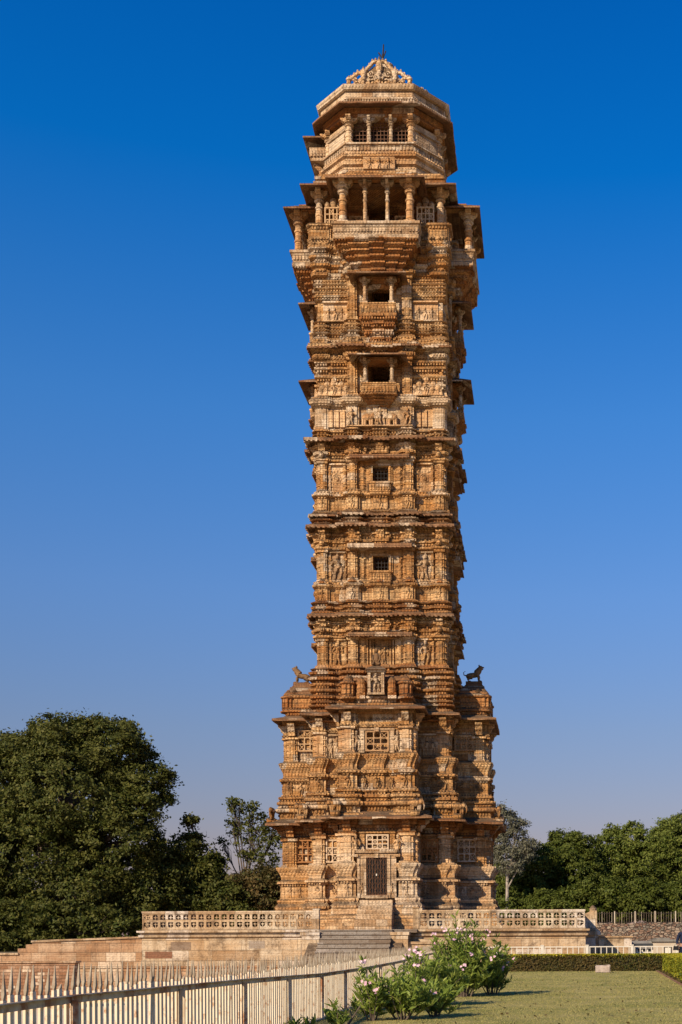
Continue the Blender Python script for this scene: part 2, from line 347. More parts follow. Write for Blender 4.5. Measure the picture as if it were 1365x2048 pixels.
def ornament(mb, x, d, z, w, h, seed=0):
    """deep-cut scroll ornament: rosette and buds in a frame"""
    r = random.Random(seed)
    n = max(1, round(w/max(h, .01)))
    for i in range(n):
        cx = x-w/2+w*(i+.5)/n; q = min(h, w/n)*.42
        mb.ell((cx, -d, z+h/2), (q*.45, .05, q*.45), 7, 4)
        for k in range(6):
            a = k*math.pi/3+r.uniform(-.2, .2); mb.ell((cx+q*.75*math.cos(a), -d, z+h/2+q*.75*math.sin(a)), (q*.24, .035, q*.24), 5, 3)
def jali(mb, x0, x1, z0, z1, d, nx, nz_, t=.07, fr=.06, bar=.045, seed=0, soft=False):
    r = random.Random(seed); y0, y1 = -d-t, -d+.01
    mb.box(x0, x1, y0-.02, y1, z0, z0+fr); mb.box(x0, x1, y0-.02, y1, z1-fr, z1); mb.box(x0, x0+fr, y0-.018, y1, z0+fr, z1-fr); mb.box(x1-fr, x1, y0-.018, y1, z0+fr, z1-fr)
    ax, bx, az, bz = x0+fr, x1-fr, z0+fr, z1-fr; cw = (bx-ax)/nx; ch = (bz-az)/nz_
    for i in range(1, nx): mb.box(ax+i*cw-bar/2, ax+i*cw+bar/2, y0, y1, az, bz)
    for j in range(1, nz_): mb.box(ax, bx, y0+.004, y1-.004, az+j*ch-bar/2, az+j*ch+bar/2)
    for i in range(nx):
        for j in range(nz_):
            cx, cz = ax+(i+.5)*cw, az+(j+.5)*ch; hx, hz = cw/2, ch/2; k = (i+j+seed) % 3
            t_ = .45 if k != 1 else .62
            if soft:
                e_ = hx*.34; mb.loops([[(cx-e_, q, cz), (cx, q, cz-e_), (cx+e_, q, cz), (cx, q, cz+e_)] for q in (y0+.03, y1)]); mb.box(cx-.012, cx+.012, y0+.045, y1-.01, cz-hz, cz+hz); mb.box(cx-hx, cx+hx, y0+.047, y1-.012, cz-.012, cz+.012)
            if soft: k = 2 if r.random() < .08 else 0; t_ = r.choice((.72, .74, .78, .7, .98))
            for sx_, sz_ in ((-1,-1),(1,-1),(1,1),(-1,1)):
                a = (cx+sx_*hx, cz+sz_*hz); b = (cx+sx_*hx*(1-t_), cz+sz_*hz); c = (cx+sx_*hx, cz+sz_*hz*(1-t_))
                mb.add([(p[0], y0+.012, p[1]) for p in (a, b, c)]+[(p[0], y1, p[1]) for p in (a, b, c)], [(0,1,2),(3,5,4),(0,3,4,1),(1,4,5,2),(2,5,3,0)])
            if k == 2:
                q = bar*.38
                for sg in (-1, 1):
                    mb.add([(cx-hx-q, y0+.02, cz-sg*hz), (cx-hx+q, y0+.02, cz-sg*hz), (cx+hx+q, y0+.02, cz+sg*hz), (cx+hx-q, y0+.02, cz+sg*hz),
                            (cx-hx-q, y1, cz-sg*hz), (cx-hx+q, y1, cz-sg*hz), (cx+hx+q, y1, cz+sg*hz), (cx+hx-q, y1, cz+sg*hz)], [(0,3,2,1),(4,5,6,7),(0,1,5,4),(1,2,6,5),(2,3,7,6),(3,0,4,7)])
def column(mb, x, d, z0, z1, r, arm=.3, n=12, rot=.0):
    h = z1-z0; y = -d
    mb.box(x-r*1.45, x+r*1.45, y-r*1.45, y+r*1.45, z0, z0+.07*h)
    P = [(z0+.07*h, r*1.3), (z0+.11*h, r*1.35), (z0+.13*h, r*1.05), (z0+.3*h, r), (z0+.31*h, r*1.16), (z0+.34*h, r*1.16), (z0+.35*h, r*.95), (z0+.52*h, r*.92), (z0+.53*h, r*1.15), (z0+.565*h, r*1.15), (z0+.58*h, r*.88),
         (z0+.70*h, r*.85), (z0+.71*h, r*1.25), (z0+.74*h, r*1.45), (z0+.76*h, r*1.1), (z0+.79*h, r*.95), (z0+.82*h, r*1.5), (z0+.85*h, r*1.5)]
    mb.lathe(P, x, y, n, rot)
    a = z0+.85*h
    mb.box(x-r*1.2, x+r*1.2, y-r*1.2, y+r*1.2, a, z1)
    for dx, dy in ((1,0),(-1,0),(0,-1),(0,1)):       # bracket arms
        l = arm; wv = r*.75
        pts = []
        for (t, zz) in ((0, a+.02*h), (l*.55, a+.02*h), (l*.8, a+.06*h), (l, a+.10*h), (l, z1-.01), (0, z1-.01)):
            for sgn in (-1, 1):
                pts.append((x+dx*(r*.9+t)+(-dy)*wv*sgn*-1, y+dy*(r*.9+t)+dx*wv*sgn, zz))
        m_ = len(pts)//2; f = [tuple(2*i for i in range(m_)), tuple(2*i+1 for i in reversed(range(m_)))]+[(2*i, 2*i+1, 2*((i+1) % m_)+1, 2*((i+1) % m_)) for i in range(m_)]
        mb.add(pts, f)
def pilaster(mb, x, d, z0, z1, w, dep=.14, cap_=True):
    h = z1-z0; y = -d; mb.mark()
    mb.box(x-w/2, x+w/2, y-dep, y+.05, z0, z1)
    mb.box(x-w*.3, x+w*.3, y-dep-.05, y-dep+.01, z0+.08*h, z1-.1*h)
    for t, ww, hh in ((.0, 1.18, .07), (.22, 1.08, .035), (.46, 1.08, .035), (.7, 1.1, .04)) + (((.92, 1.3, .08),) if cap_ else ()):
        mb.box(x-w*ww/2, x+w*ww/2, y-dep-.045-.06*(ww > 1.25), y+.04, z0+t*h, z0+(t+hh)*h)
def bracket(mb, x, d, z0, z1, w, out=.4):
    y = -d; h = z1-z0
    P = [(y+.02, z0), (y-out*.3, z0+.05*h), (y-out*.35, z0+.3*h), (y-out*.6, z0+.45*h), (y-out*.7, z0+.7*h), (y-out, z0+.85*h), (y-out, z1), (y+.02, z1)]
    n = len(P); v = [(x-w/2, a, b) for a, b in P]+[(x+w/2, a, b) for a, b in P]
    mb.add(v, [tuple(range(n)), tuple(reversed(range(n, 2*n)))]+[(i, (i+1) % n, n+(i+1) % n, n+i) for i in range(n)])
def canopy(mb, hw, d0, d1, z0, z1, th=.07):
    """three-sided sloping stone awning: wall edge (d0,z0) to outer edge (d1,z1<z0)"""
    k = d1-d0
    def ring(x, d, z): return [(-x, -d0+.03, z if d == d0 else z), (x, -d0+.03, z)]
    v = [(-hw+k*.55, -d0, z0), (hw-k*.55, -d0, z0), (hw, -d1, z1), (-hw, -d1, z1), (-hw, -d0, z1), (hw, -d0, z1)]
    t = [(a, b, c+th) for a, b, c in v]; J = lambda p: (p[0], p[1], p[2]+random.uniform(-.01, .01))
    V = [J(p) for p in v+t]
    mb.add(V, [(0,3,2,1),(0,4,3),(1,2,5),(6,7,8,9),(6,9,10),(7,11,8),(3,9,8,2),(4,10,9,3),(2,8,11,5),(0,6,10,4),(1,5,11,7),(0,1,7,6)])

SIDE = MB()
def part(name, mb, m, faces=(0, 1, 3), label=None, smooth=False, parent=None):
    if mb.m:
        ms = mb.m+[(len(mb.v), len(mb.f))]
        if ms[0] != (0, 0): ms = [(0, 0)]+ms
        if name == 'pilaster':
            for k in faces:
                if k: SIDE.T = ROT(k); SIDE.add(mb.v, mb.f)
            faces = (0,)
        for (a, fa), (b, fb) in zip(ms, ms[1:]):
            if b == a: continue
            q = MB(); q.v = mb.v[a:b]; q.f = [tuple(i-a for i in f) for f in mb.f[fa:fb]]; part(name, q, m, faces, label, smooth, parent)
        return
    o = mb.build(name, M[m] if isinstance(m, str) else m, parent or tower, smooth)
    if label: o['label'] = label
    res = {0: o}; first = True
    for k in faces:
        if first: o.rotation_euler = (0, 0, k*math.pi/2); first = False; res = {k: o}; continue
        c = o.copy(); C.objects.link(c); c.parent = parent or tower; c.rotation_euler = (0, 0, k*math.pi/2); res[k] = c
    return res

# ---- plans of the lower cross-shaped part
def cross(w0, A0, A1, p=.14, rib=.0, ctr=.0, notch=None):
    s = []
    if notch: s.append((notch[0], notch[1]))
    if ctr: s.append((.22, A0+ctr))
    s += [(w0-.62, A0)]
    if rib: s += [(w0-.47, A0+p), (w0-.15, A0+p+rib), (w0, A0+p)]
    else: s += [(w0, A0+p)]
    s += [(A1-.55+p, A1)]
    if rib: s += [(A1-.41+p, A1+p), (A1-.1, A1+p+rib)]; s += [(A1+p, A1+p)]
    else: s += [(A1+p, A1+p)]
    return plan(s)
z = ZD
# storey 1
pb = cross(1.66, 4.50, 2.95, .27, .07, .12)
mb = MB(); stack(mb, cross(1.62, 4.62, 3.0, .1), [(FLOOR-.3, .62), (z(1846), .62), (z(1845), .52), (z(1838), .54), (z(1836), .42), (z(1830), .46), (z(1828), .38), (z(1817), .38), (z(1815), .3)])
part('plinth', mb, 'base', (0,))
mb = MB(); stack(mb, pb, [(z(1816), .30), (z(1811), .34), (z(1808), .30), (z(1803), .20), (z(1800), .24), (z(1796), .24), (z(1794), .14), (z(1790), .10), (z(1762), .10), (z(1761), .24), (z(1757), .24), (z(1755), .12),
    (z(1752), .07), (z(1745), .09), (z(1738), .16), (z(1733), .24), (z(1730), .27), (z(1727), .27), (z(1726), .10), (z(1722), .06)])
dentils(mb, pb, .10, z(1796), z(1793), .12, .6, .07); dentils(mb, pb, .1, z(1765), z(1762), .12, .6, .08)
for k in range(4):
    mb.T = ROT(k)
    if k == 2: continue
    for s_ in (-1, 1):
        figure(mb, s_*1.31, 4.92, z(1790), .56, 3+k, wide=1.15); figure(mb, s_*2.88, 3.34, z(1790), .56, 5+k, wide=1.15); figure(mb, s_*1.95, 3.1, z(1790), .5, 15+k)
        ornament(mb, s_*2.15, 3.1, z(1787), .5, .4, 4); ornament(mb, s_*1.31, 5.05, z(1810), .5, .18); ornament(mb, s_*2.88, 3.45, z(1810), .5, .18)
        mb.T = ROT(k) @ ROT(s_)
        for u in (3.55, 4.0, 4.45): figure(mb, -s_*u, 1.74, z(1790), .52, int(u*9)+k, wide=1.2)
        mb.T = ROT(k)
mb.T = None
part('storey_base', mb, 'base', (0,), 'cream lowest base band with flared mouldings and small carved figures')
# notched wall of the window zone
def wallzone(A0, w0, A1, z0, z1, m, holes0=.44, holeD=1.5, p=0.0, lat=True, name='storey_wall'):
    s = [(holes0, A0-holeD), (w0-.02, A0)]
    if lat: s += [(w0+.12, A1), (A1-.6, A1-.5), (A1, A1)]
    else: s += [(A1, A1)]
    mb = MB(); stack(mb, plan(s), [(z0, 0), (z1, 0)])
    return part(name, mb, m, (0,))
wallzone(4.62, 1.62, 3.0, z(1726), z(1700), 'stone', .44, 1.7)
# the wall left and right of the doorway below the window zone: no notch there, a solid black box paints the doorway's shade
mb = MB()
for s_ in (-1, 1): pilaster(mb, s_*1.31, 4.62, z(1726), z(1666), .56, .2); pilaster(mb, s_*2.86, 3.0, z(1726), z(1666), .5, .16)
for s_ in (-1, 1):
    mb.T = ROT(s_); pilaster(mb, -s_*4.42, 1.62, z(1726), z(1666), .5, .14); pilaster(mb, -s_*3.22, 1.62, z(1726), z(1666), .25, .08, False); mb.T = None
part('pilaster', mb, 'base')
mb = MB(); stack(mb, plan([(.44, 4.4), (1.60, 4.6), (3.0, 3.0)]), [(z(1701), 0), (z(1664), 0)]); part('storey_wall', mb, 'stone', (0,))
pc = cross(1.62, 4.62, 3.0, .18)
mb = MB(); stack(mb, pc, [(z(1666), .06), (z(1663), .12), (z(1660), .06), (z(1655), 0), (z(1650), .02), (z(1648), .12), (z(1644), .14), (z(1636), .14)]); dentils(mb, pc, .0, z(1659), z(1656), .14)
for k in (0, 1, 3):
    for s_ in (-1, 1):
        mb.T = ROT(k); bracket(mb, s_*1.31, 4.78, z(1664), z(1640), .34, .5); bracket(mb, s_*2.86, 3.15, z(1664), z(1640), .34, .5)
        ornament(mb, 0, 4.62, z(1656), 1.7, .28, 9)
        mb.T = ROT(k) @ ROT(s_); bracket(mb, -s_*4.42, 1.78, z(1664), z(1640), .34, .5)
part('frieze', mb, 'rust', (0,), 'rust brown bracket frieze under the lowest eave')
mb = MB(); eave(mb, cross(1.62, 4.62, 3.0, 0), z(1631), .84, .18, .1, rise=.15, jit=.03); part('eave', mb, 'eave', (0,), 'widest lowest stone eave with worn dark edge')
# lattices of storey 1
def jalipart(x0, x1, y0, y1, d, nx, nz_, m, faces=(0, 1, 3), flank=0, seed=0, label=None, t=.07):
    mb = MB()
    if flank: mb.T = ROT(flank)
    jali(mb, x0, x1, z(y1, d), z(y0, d), d, nx, nz_, t=t, seed=seed)
    return part('lattice_window', mb, m, faces, label)
for s_ in (-1, 1):
    a, b = sorted((s_*1.74, s_*2.56)); jalipart(a, b, 1679, 1725, 3.0, 3, 3, 'jalir', seed=s_+2)
    a, b = sorted((-s_*3.32, -s_*4.2)); jalipart(a, b, 1679, 1725, 1.64, 3, 3, 'jalir', flank=s_, seed=s_+1)
jalipart(-.5, .5, 1669, 1699, 4.64, 4, 3, 'jalir', label='small square lattice above the doorway')
mb = MB(); mb.box(-.78, -.56, -4.74, -4.6, z(1700), z(1666)); mb.box(.56, .78, -4.74, -4.6, z(1700), z(1666)); mb.box(-.8, .8, -4.78, -4.6, z(1666), z(1662)); part('lattice_surround', mb, 'stone')
# doorway on the front
door = bpy.data.objects.new('doorway', None); C.objects.link(door); door.parent = tower
mb = MB()
for s_ in (-1, 1):
    mb.box(s_*.46, s_*.60, -5.02, -4.4, z(1796), z(1715)); mb.box(s_*.60, s_*.74, -4.96, -4.4, z(1796), z(1708)); mb.box(s_*.74, s_*.86, -5.0, -4.4, z(1796), z(1702))
mb.box(-.60, .60, -5.03, -4.4, z(1715), z(1711)); mb.box(-.74, .74, -5.0, -4.4, z(1710.8), z(1706)); mb.box(-.92, .92, -5.1, -4.4, z(1705.8), z(1700)); mb.box(-.5, .5, -5.06, -4.5, z(1797), z(1791)); mb.box(-.09, .09, -5.1, -5.0, z(1716), z(1708))
dentils(mb, [(-.9, -5.1), (.9, -5.1), (.9, -4.9), (-.9, -4.9)], 0, z(1701), z(1699), .1, .5, .03)
o = mb.build('door_frame', M['cream'], door)
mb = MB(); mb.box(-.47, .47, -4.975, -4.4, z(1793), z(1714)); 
o = mb.build('passage_shade', simple('passage_shade_black', (.006, .004, .003), (.004, .003, .002), 2), door)  # solid block in the doorway, the passage's darkness is in its near-black colour
mb = MB(); zt, zb_ = z(1715), z(1791)
for i in range(8):
    xx = -.42+.84*i/7; mb.box(xx-.008, xx+.008, -5.01, -4.99, zb_, zt)
nn = 8; hh = (zt-zb_)/nn
for i in range(7):
    for j in range(nn):
        x0 = -.42+.84*i/7; x1 = x0+.84/7; za, zc = zb_+j*hh, zb_+(j+1)*hh
        if (i+j) % 2: za, zc = zc, za
        mb.tube([(x0, -5.02, za), (x1, -5.02, zc)], .008, 4)
mb.box(-.46, .46, -5.03, -4.98, zt-.03, zt); mb.box(-.46, .46, -5.03, -4.98, zb_, zb_+.03)
mb.build('folding_gate', M['redgrille'], door)
mb = MB(); mb.box(-.025, .025, -5.06, -5.02, z(1752), z(1748)); mb.build('padlock', M['whitepaint'], door)
mb = MB()
for i in range(5): mb.box(-.72-.02*i, .72+.02*i, -5.0-.26*(i+1), -4.5, FLOOR, z(1800)-.2*i-.05 if i else z(1800))
mb.build('door_step', M['cream'], tower)
mb = MB()
for s_ in (-1, 1): mb.mark(); figure(mb, s_*.66, 4.96, z(1788), .5, 31+s_); mb.mark(); figure(mb, s_*.92, 4.9, z(1710), .9, 21+s_); mb.box(s_*.8, s_*1.04, -5.08, -4.6, z(1714), z(1709))
part('guardian_figure', mb, 'base', (0,))
# elephants / animals standing on the lowest eave
mbA = MB()
for k, xs in ((0, (-1.75, 1.75, -3.5, 3.5)), (1, (-1.75, 1.75)), (3, (-1.75, 1.75))):
    for xx in xs:
        mb = MB(); mb.T = ROT(k); dd = 5.2 if abs(xx) < 2 else 3.55; elephant(mb, xx, dd, z(1629)+.08, .62, 1 if xx > 0 else -1)
        mb.box(xx-.2, xx+.2, -dd-.3, -dd+.1, z(1634), z(1629)+.12)
        part('animal_carving', mb, 'stone', (0,), smooth=True)
# storey 2
p2 = cross(1.58, 4.44, 2.91, .24, .07, .1)
mb = MB(); stack(mb, p2, [(z(1634), .42), (z(1626), .36), (z(1624), .22), (z(1613), .22), (z(1611), .36), (z(1607), .38), (z(1603), .36), (z(1601), .24), (z(1596), .24), (z(1594), .32), (z(1589), .32), (z(1587), .2), (z(1584), .16), (z(1582), .26), (z(1578), .26), (z(1576), .12), (z(1572), .08),
    (z(1546), .08), (z(1545), .2), (z(1540), .22), (z(1538), .1), (z(1533), .06), (z(1526), .08), (z(1519), .15), (z(1512), .22), (z(1508), .25), (z(1506), .23), (z(1504), .1), (z(1502), .04)])
for a, b, o_ in ((1619, 1614, .2), (1600, 1597, .22), (1588, 1584, .18), (1577, 1573, .1), (1549, 1546, .08)): dentils(mb, p2, o_, z(a), z(b), .13, .6, .08)
for k in (0, 1, 3):
    for s_ in (-1, 1):
        mb.T = ROT(k); figure(mb, s_*1.25, 4.83, z(1572), .56, 41+k, wide=1.15); figure(mb, s_*2.83, 3.27, z(1572), .56, 45+k, wide=1.15); figure(mb, s_*.6, 4.62, z(1572), .5, 47); figure(mb, s_*2.0, 3.03, z(1572), .52, 48, wide=1.2)
        figure(mb, 0, 4.74, z(1572), .5, 50)
        mb.T = ROT(k) @ ROT(s_)
        for u in (3.5, 3.95, 4.4): figure(mb, -s_*u, 1.66, z(1572), .52, int(u*7)+k, wide=1.2)
mb.T = None
part('storey_base', mb, 'stone', (0,), 'deeply moulded carved base band above the lowest eave')
mb = MB(); stack(mb, plan([(.46, 4.1), (1.54, 4.55), (2.95, 2.95)]), [(z(1504), 0), (z(1440), 0)]); part('storey_wall', mb, 'stone', (0,))
mb = MB()
for s_ in (-1, 1):
    pilaster(mb, s_*1.27, 4.55, z(1504), z(1452), .5, .2); pilaster(mb, s_*2.8, 2.95, z(1504), z(1452), .48, .16)
    mb.T = ROT(s_); pilaster(mb, -s_*4.35, 1.55, z(1504), z(1452), .48, .14); mb.T = None
part('pilaster', mb, 'base')
p2c = cross(1.56, 4.55, 2.95, .18)
mb = MB(); stack(mb, p2c, [(z(1452), .06), (z(1448), .12), (z(1446), .04), (z(1438), 0), (z(1424), 0), (z(1423), .1), (z(1415), .1)])
for k in (0, 1, 3):
    for s_ in (-1, 1):
        mb.T = ROT(k); bracket(mb, s_*1.27, 4.7, z(1450), z(1424), .32, .36); bracket(mb, s_*2.8, 3.1, z(1450), z(1424), .32, .36); ornament(mb, 0, 4.56, z(1444), 1.5, .3, 3)
        mb.T = ROT(k) @ ROT(s_); bracket(mb, -s_*4.35, 1.72, z(1450), z(1424), .32, .36)
part('frieze', mb, 'stone', (0,))
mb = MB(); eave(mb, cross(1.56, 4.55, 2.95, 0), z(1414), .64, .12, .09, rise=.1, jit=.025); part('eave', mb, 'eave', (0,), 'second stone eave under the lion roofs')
jalipart(-.52, .52, 1462, 1503, 4.57, 3, 3, 'jali', seed=1)
for s_ in (-1, 1):
    a, b = sorted((-s_*3.2, -s_*4.1)); jalipart(a, b, 1460, 1503, 1.57, 3, 3, 'jali', flank=s_, seed=s_+1)
mb = MB(); mb.box(-.76, -.56, -4.68, -4.5, z(1504), z(1458)); mb.box(.56, .76, -4.68, -4.5, z(1504), z(1458)); mb.box(-.78, .78, -4.7, -4.5, z(1459.5), z(1455)); mb.box(-.1, .1, -4.76, -4.5, z(1462), z(1454)); part('lattice_surround', mb, 'cream')
mb = MB()
for s_ in (-1, 1):
    mb.mark(); figure(mb, s_*.9, 4.62, z(1501), .92, 61+s_)
part('guardian_figure', mb, 'cream')
for s_ in (-1, 1):
    mb = MB(); x0 = s_*2.05
    mb.box(x0-.5, x0-.43, -3.07, -2.9, z(1503), z(1459)); mb.box(x0+.43, x0+.5, -3.07, -2.9, z(1503), z(1459)); mb.box(x0-.52, x0+.52, -3.12, -2.9, z(1459), z(1455)); mb.box(x0-.43, x0+.43, -2.99, -2.9, z(1503), z(1459))
    for q in range(3): figure(mb, x0-.26+.26*q, 2.97, z(1502), .84 if q != 1 else .9, 70+q+s_, wide=.95)
    part('relief_panel', mb, 'cream')
# attic over the projections, mini roofs
pa = plan([(.34, 4.72), (.86, 4.55), (1.05, 4.42), (1.5, 4.62), (2.95, 2.95)])
mb = MB(); stack(mb, pa, [(z(1413), .05), (z(1409), .12), (z(1406), .12), (z(1404), .02), (z(1398), .02), (z(1396), .1), (z(1392), .12), (z(1389), .02), (z(1387), -.04), (z(1366), -.06), (z(1365), .03), (z(1361), .05), (z(1358), -.04), (z(1356), -.12)])
for a, b in ((1403, 1399), (1390, 1387)): dentils(mb, pa, .0, z(a), z(b), .12, .6, .07)
part('roof_attic', mb, 'rust', (0,))
mb = MB()
for i in range(6):
    t = i/5; a = 4.5-.24*i; mb.box(-1.42+.2*i, 1.42-.2*i, -a, -2.8, z(1357)+.085*i-.02, z(1357)+.085*(i+1))
for s_ in (-1, 1):
    for q in range(2): mb.lathe([(z(1357), .24), (z(1354), .26), (z(1352), .16), (z(1349), .1), (z(1346), .02)], s_*1.2, -4.3, 10)
part('stepped_roof', mb, 'eave')
mb = MB()      # turrets and shrine in front of it
for s_ in (-1, 1):
    X = s_*1.28; mb.mark()
    mb.lathe([(z(1397), .36), (z(1394), .38), (z(1392), .28), (z(1388), .32), (z(1386), .26), (z(1368), .26), (z(1366), .36), (z(1363), .36), (z(1360), .24), (z(1356), .2), (z(1350), .08), (z(1347), .03)], X, -4.6, 10)
    for q in range(10):
        a = 2*math.pi*q/10; mb.box(X+.27*math.cos(a)-.03, X+.27*math.cos(a)+.03, -4.6+.27*math.sin(a)-.03, -4.6+.27*math.sin(a)+.03, z(1386), z(1368))
    mb.mark(); mb.lathe([(z(1386), .18), (z(1376), .2), (z(1368), .17), (z(1364), .2), (z(1358), .15), (z(1352), .05)], s_*.68, -4.72, 10)
    mb.box(s_*.5, s_*.88, -4.85, -4.5, z(1397), z(1385))
part('turret', mb, 'rust')
shr = bpy.data.objects.new('roof_shrine', None); C.objects.link(shr); shr.parent = tower
mb = MB(); mb.box(-.38, .38, -5.0, -4.6, z(1390), z(1386)); mb.box(-.36, -.24, -4.96, -4.6, z(1386), z(1345)); mb.box(.24, .36, -4.96, -4.6, z(1386), z(1345)); mb.box(-.25, .25, -4.8, -4.6, z(1386), z(1345)); mb.box(-.4, .4, -5.0, -4.6, z(1345), z(1341))
mb.build('shrine_frame', M['cream'], shr)
mb = MB(); mb.frus((-.46, .46, -5.12, -4.5, z(1341)), (-.4, .4, -4.95, -4.5, z(1337))); mb.frus((-.36, .36, -4.95, -4.5, z(1337)), (-.2, .2, -4.8, -4.5, z(1331))); mb.build('shrine_roof', M['eave'], shr)
mb = MB(); figure(mb, 0, 4.86, z(1385), .84, 5, 4, 1.15); mb.build('shrine_idol', M['cream'], shr, True)
mb = MB()     # seated figure above the shrine
zz = z(1331); mb.ell((0, -4.65, zz+.12), (.2, .16, .12)); mb.tube([(0, -4.62, zz+.1), (0, -4.66, zz+.3), (0, -4.64, zz+.52), (0, -4.66, zz+.6)], [.17, .15, .12, .07], 9); mb.ell((0, -4.7, zz+.7), (.1, .1, .11))
for s_ in (-1, 1): mb.tube([(s_*.12, -4.66, zz+.5), (s_*.17, -4.76, zz+.3), (s_*.08, -4.84, zz+.14)], [.05, .04, .03], 6); mb.ell((s_*.13, -4.78, zz+.08), (.08, .16, .07))
part('seated_figure', mb, 'lion', (0,), 'small dark seated stone figure on top of the roof shrine', True)

# ---- the shaft, storeys 3 to 7
zb = lambda y: ZD(y, 3.05)
def shaftplan(B=2.84, rib=.07, ctr=.1, k=1.0):
    return plan([(.27, B+.16+ctr), (.98, B+.14), (1.06, B+.26), (1.16, B+.26+rib), (1.40, B+.26+rib), (1.5, B+.24), (1.56, B-.02), (2.42, B-.04), (2.5, B+.05), (2.6, B+.05+rib), (B-.02, B+.05+rib), (B+.05, B+.05)])
SP = shaftplan()
def band(rows, plan_=None, m='stone', dent=(), name='shaft_band', figs=(), label=None):
    mb = MB(); P = plan_ or SP
    stack(mb, P, [(zb(y), o) for y, o in rows])
    for a, b, o in dent: dentils(mb, P, o, zb(a), zb(b), .12, .58, .07)
    for k in (0, 1, 3):
        mb.T = ROT(k)
        for i, (y0, y1, sc) in enumerate(figs):
            h = zb(y1)-zb(y0)
            for s_ in (-1, 1):
                figure(mb, s_*1.28, 3.22, zb(y0), h*.95, i*7+k, wide=1.2); figure(mb, s_*2.68, 3.0, zb(y0), h*.95, i*5+k+2, wide=1.2)
                ornament(mb, s_*1.98, 2.84, zb(y0)+.06*h, .8, h*.85, i); ornament(mb, s_*.62, 3.02, zb(y0)+.06*h, .6, h*.85, i+3)
            figure(mb, 0, 3.14, zb(y0), h*.95, i+9, wide=1.2)
        mb.T = None
    return part(name, mb, m, (0,), label)
def T(y, o, w=2.5): return [(y+w, o-.1), (y+w*.6, o-.01), (y, o), (y-w*.6, o-.01), (y-w, o-.1)]
def moulds(y0, y1, step=8.5, lo=.08, hi=.24, seed=1):
    r = random.Random(seed); rows = []; y = y0; dent = []
    while y > y1+3:
        s_ = min(step*r.uniform(.75, 1.25), y-y1); o = r.uniform((lo+hi)/2, hi)
        rows += [(y, lo), (y-.8, o-.03), (y-s_*.3, o), (y-s_*.5, o-.02), (y-s_*.58, lo)]
        dent.append((y-s_*.62, y-s_*.95, lo-.01))
        y -= s_
    rows.append((y1, lo)); return rows, dent
# storey 3
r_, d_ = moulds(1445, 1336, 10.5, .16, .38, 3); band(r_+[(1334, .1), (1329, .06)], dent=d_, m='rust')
def zone(y0, y1, hw, hd, m='stone', B=2.84):
    """wall zone with a window recess hw wide, hd deep"""
    mb = MB(); stack(mb, plan([(hw, B+.1-hd), (.98, B+.1), (1.5, B+.12), (B-.06, B-.06)]), [(zb(y0), 0), (zb(y1), 0)]); part('storey_wall', mb, m, (0,))
    mb = MB()
    for s_ in (-1, 1):
        pilaster(mb, s_*1.28, 2.94, zb(y0), zb(y1), .42, .16); pilaster(mb, s_*2.66, 2.78, zb(y0), zb(y1), .38, .14)
        pilaster(mb, s_*.84, 2.92, zb(y0), zb(y1), .24, .06, False); pilaster(mb, s_*1.66, 2.76, zb(y0), zb(y1), .16, .07, False); pilaster(mb, s_*2.34, 2.76, zb(y0), zb(y1), .14, .07, False)
    for s_ in (-1, 1):
        pass
    part('pilaster', mb, 'stone')
def panel(y0, y1, kind, m='stone'):
    for s_ in (-1, 1):
        mb = MB(); X = s_*2.0; d = 2.78; h = zb(y1)-zb(y0); mb.box(X-.335, X+.335, -d-.025, -d+.02, zb(y0), zb(y1))
        mb.box(X-.34, X+.34, -d-.07, -d+.02, zb(y0)+.0, zb(y0)+.09); mb.box(X-.36, X+.36, -d-.14, -d+.02, zb(y1)-.07, zb(y1))
        if kind == 'sun':
            mb.T = Matrix.Translation((X, -d, zb(y0)+h*.48)) @ Matrix.Rotation(R(90), 4, 'X')
            mb.lathe([(0, .3), (.03, .3), (.045, .24), (.02, .22), (.04, .2), (.07, .15), (.05, .12), (.12, .08), (.16, .02)], 0, 0, 18); mb.T = None
            for a in range(7): 
                t = R(20+a*23); mb.ell((X+.36*math.cos(t), -d-.03, zb(y0)+h*.48+.36*math.sin(t)), (.04, .03, .06))
            for q in (-1, 1): figure(mb, X+q*.33, d, zb(y0)+.12, h*.42, 3); figure(mb, X+q*.33, d, zb(y0)+h*.5, h*.4, 4)
        elif kind == 'big': figure(mb, X, d+.02, zb(y0)+.08, h*.86, 77+s_, 4, 1.25); figure(mb, X-.25, d, zb(y0)+.08, h*.45, 5); figure(mb, X+.25, d, zb(y0)+.08, h*.45, 6)
        elif kind == 'one': figure(mb, X, d+.03, zb(y0)+.09, h*.88, 80+s_, 4, 1.0)
        elif kind == 'three':
            for q in (-1, 0, 1): figure(mb, X+q*.26, d, zb(y0)+.09, h*.8, 90+q+s_, 4, .95)
        part('relief_panel', mb, m)
zone(1330, 1276, .62, .16); panel(1330, 1276, 'one')
mb = MB(); mb.box(-.3, .3, -2.83, -2.7, zb(1328), zb(1280)); mb.box(-.42, -.34, -2.86, -2.7, zb(1328), zb(1278)); mb.box(.34, .42, -2.86, -2.7, zb(1328), zb(1278)); mb.box(-.55, -.48, -2.9, -2.7, zb(1328), zb(1278)); mb.box(.48, .55, -2.9, -2.7, zb(1328), zb(1278)); figure(mb, .12, 2.82, zb(1326), .8, 4); part('niche', mb, 'stone')
band([(1277, .02), (1275, .16), (1271, .16), (1269, .04), (1263, .03), (1262, .12), (1256, .12), (1254, .02), (1250, .04), (1248, .14), (1242, .14), (1240, .05), (1232, .05), (1231, .12), (1227, .12)], dent=((1268, 1264, .03), (1254, 1250, .02), (1239, 1234, .03)))
PE = plan([(1.5, 3.1), (2.35, 2.84), (2.95, 2.95)])
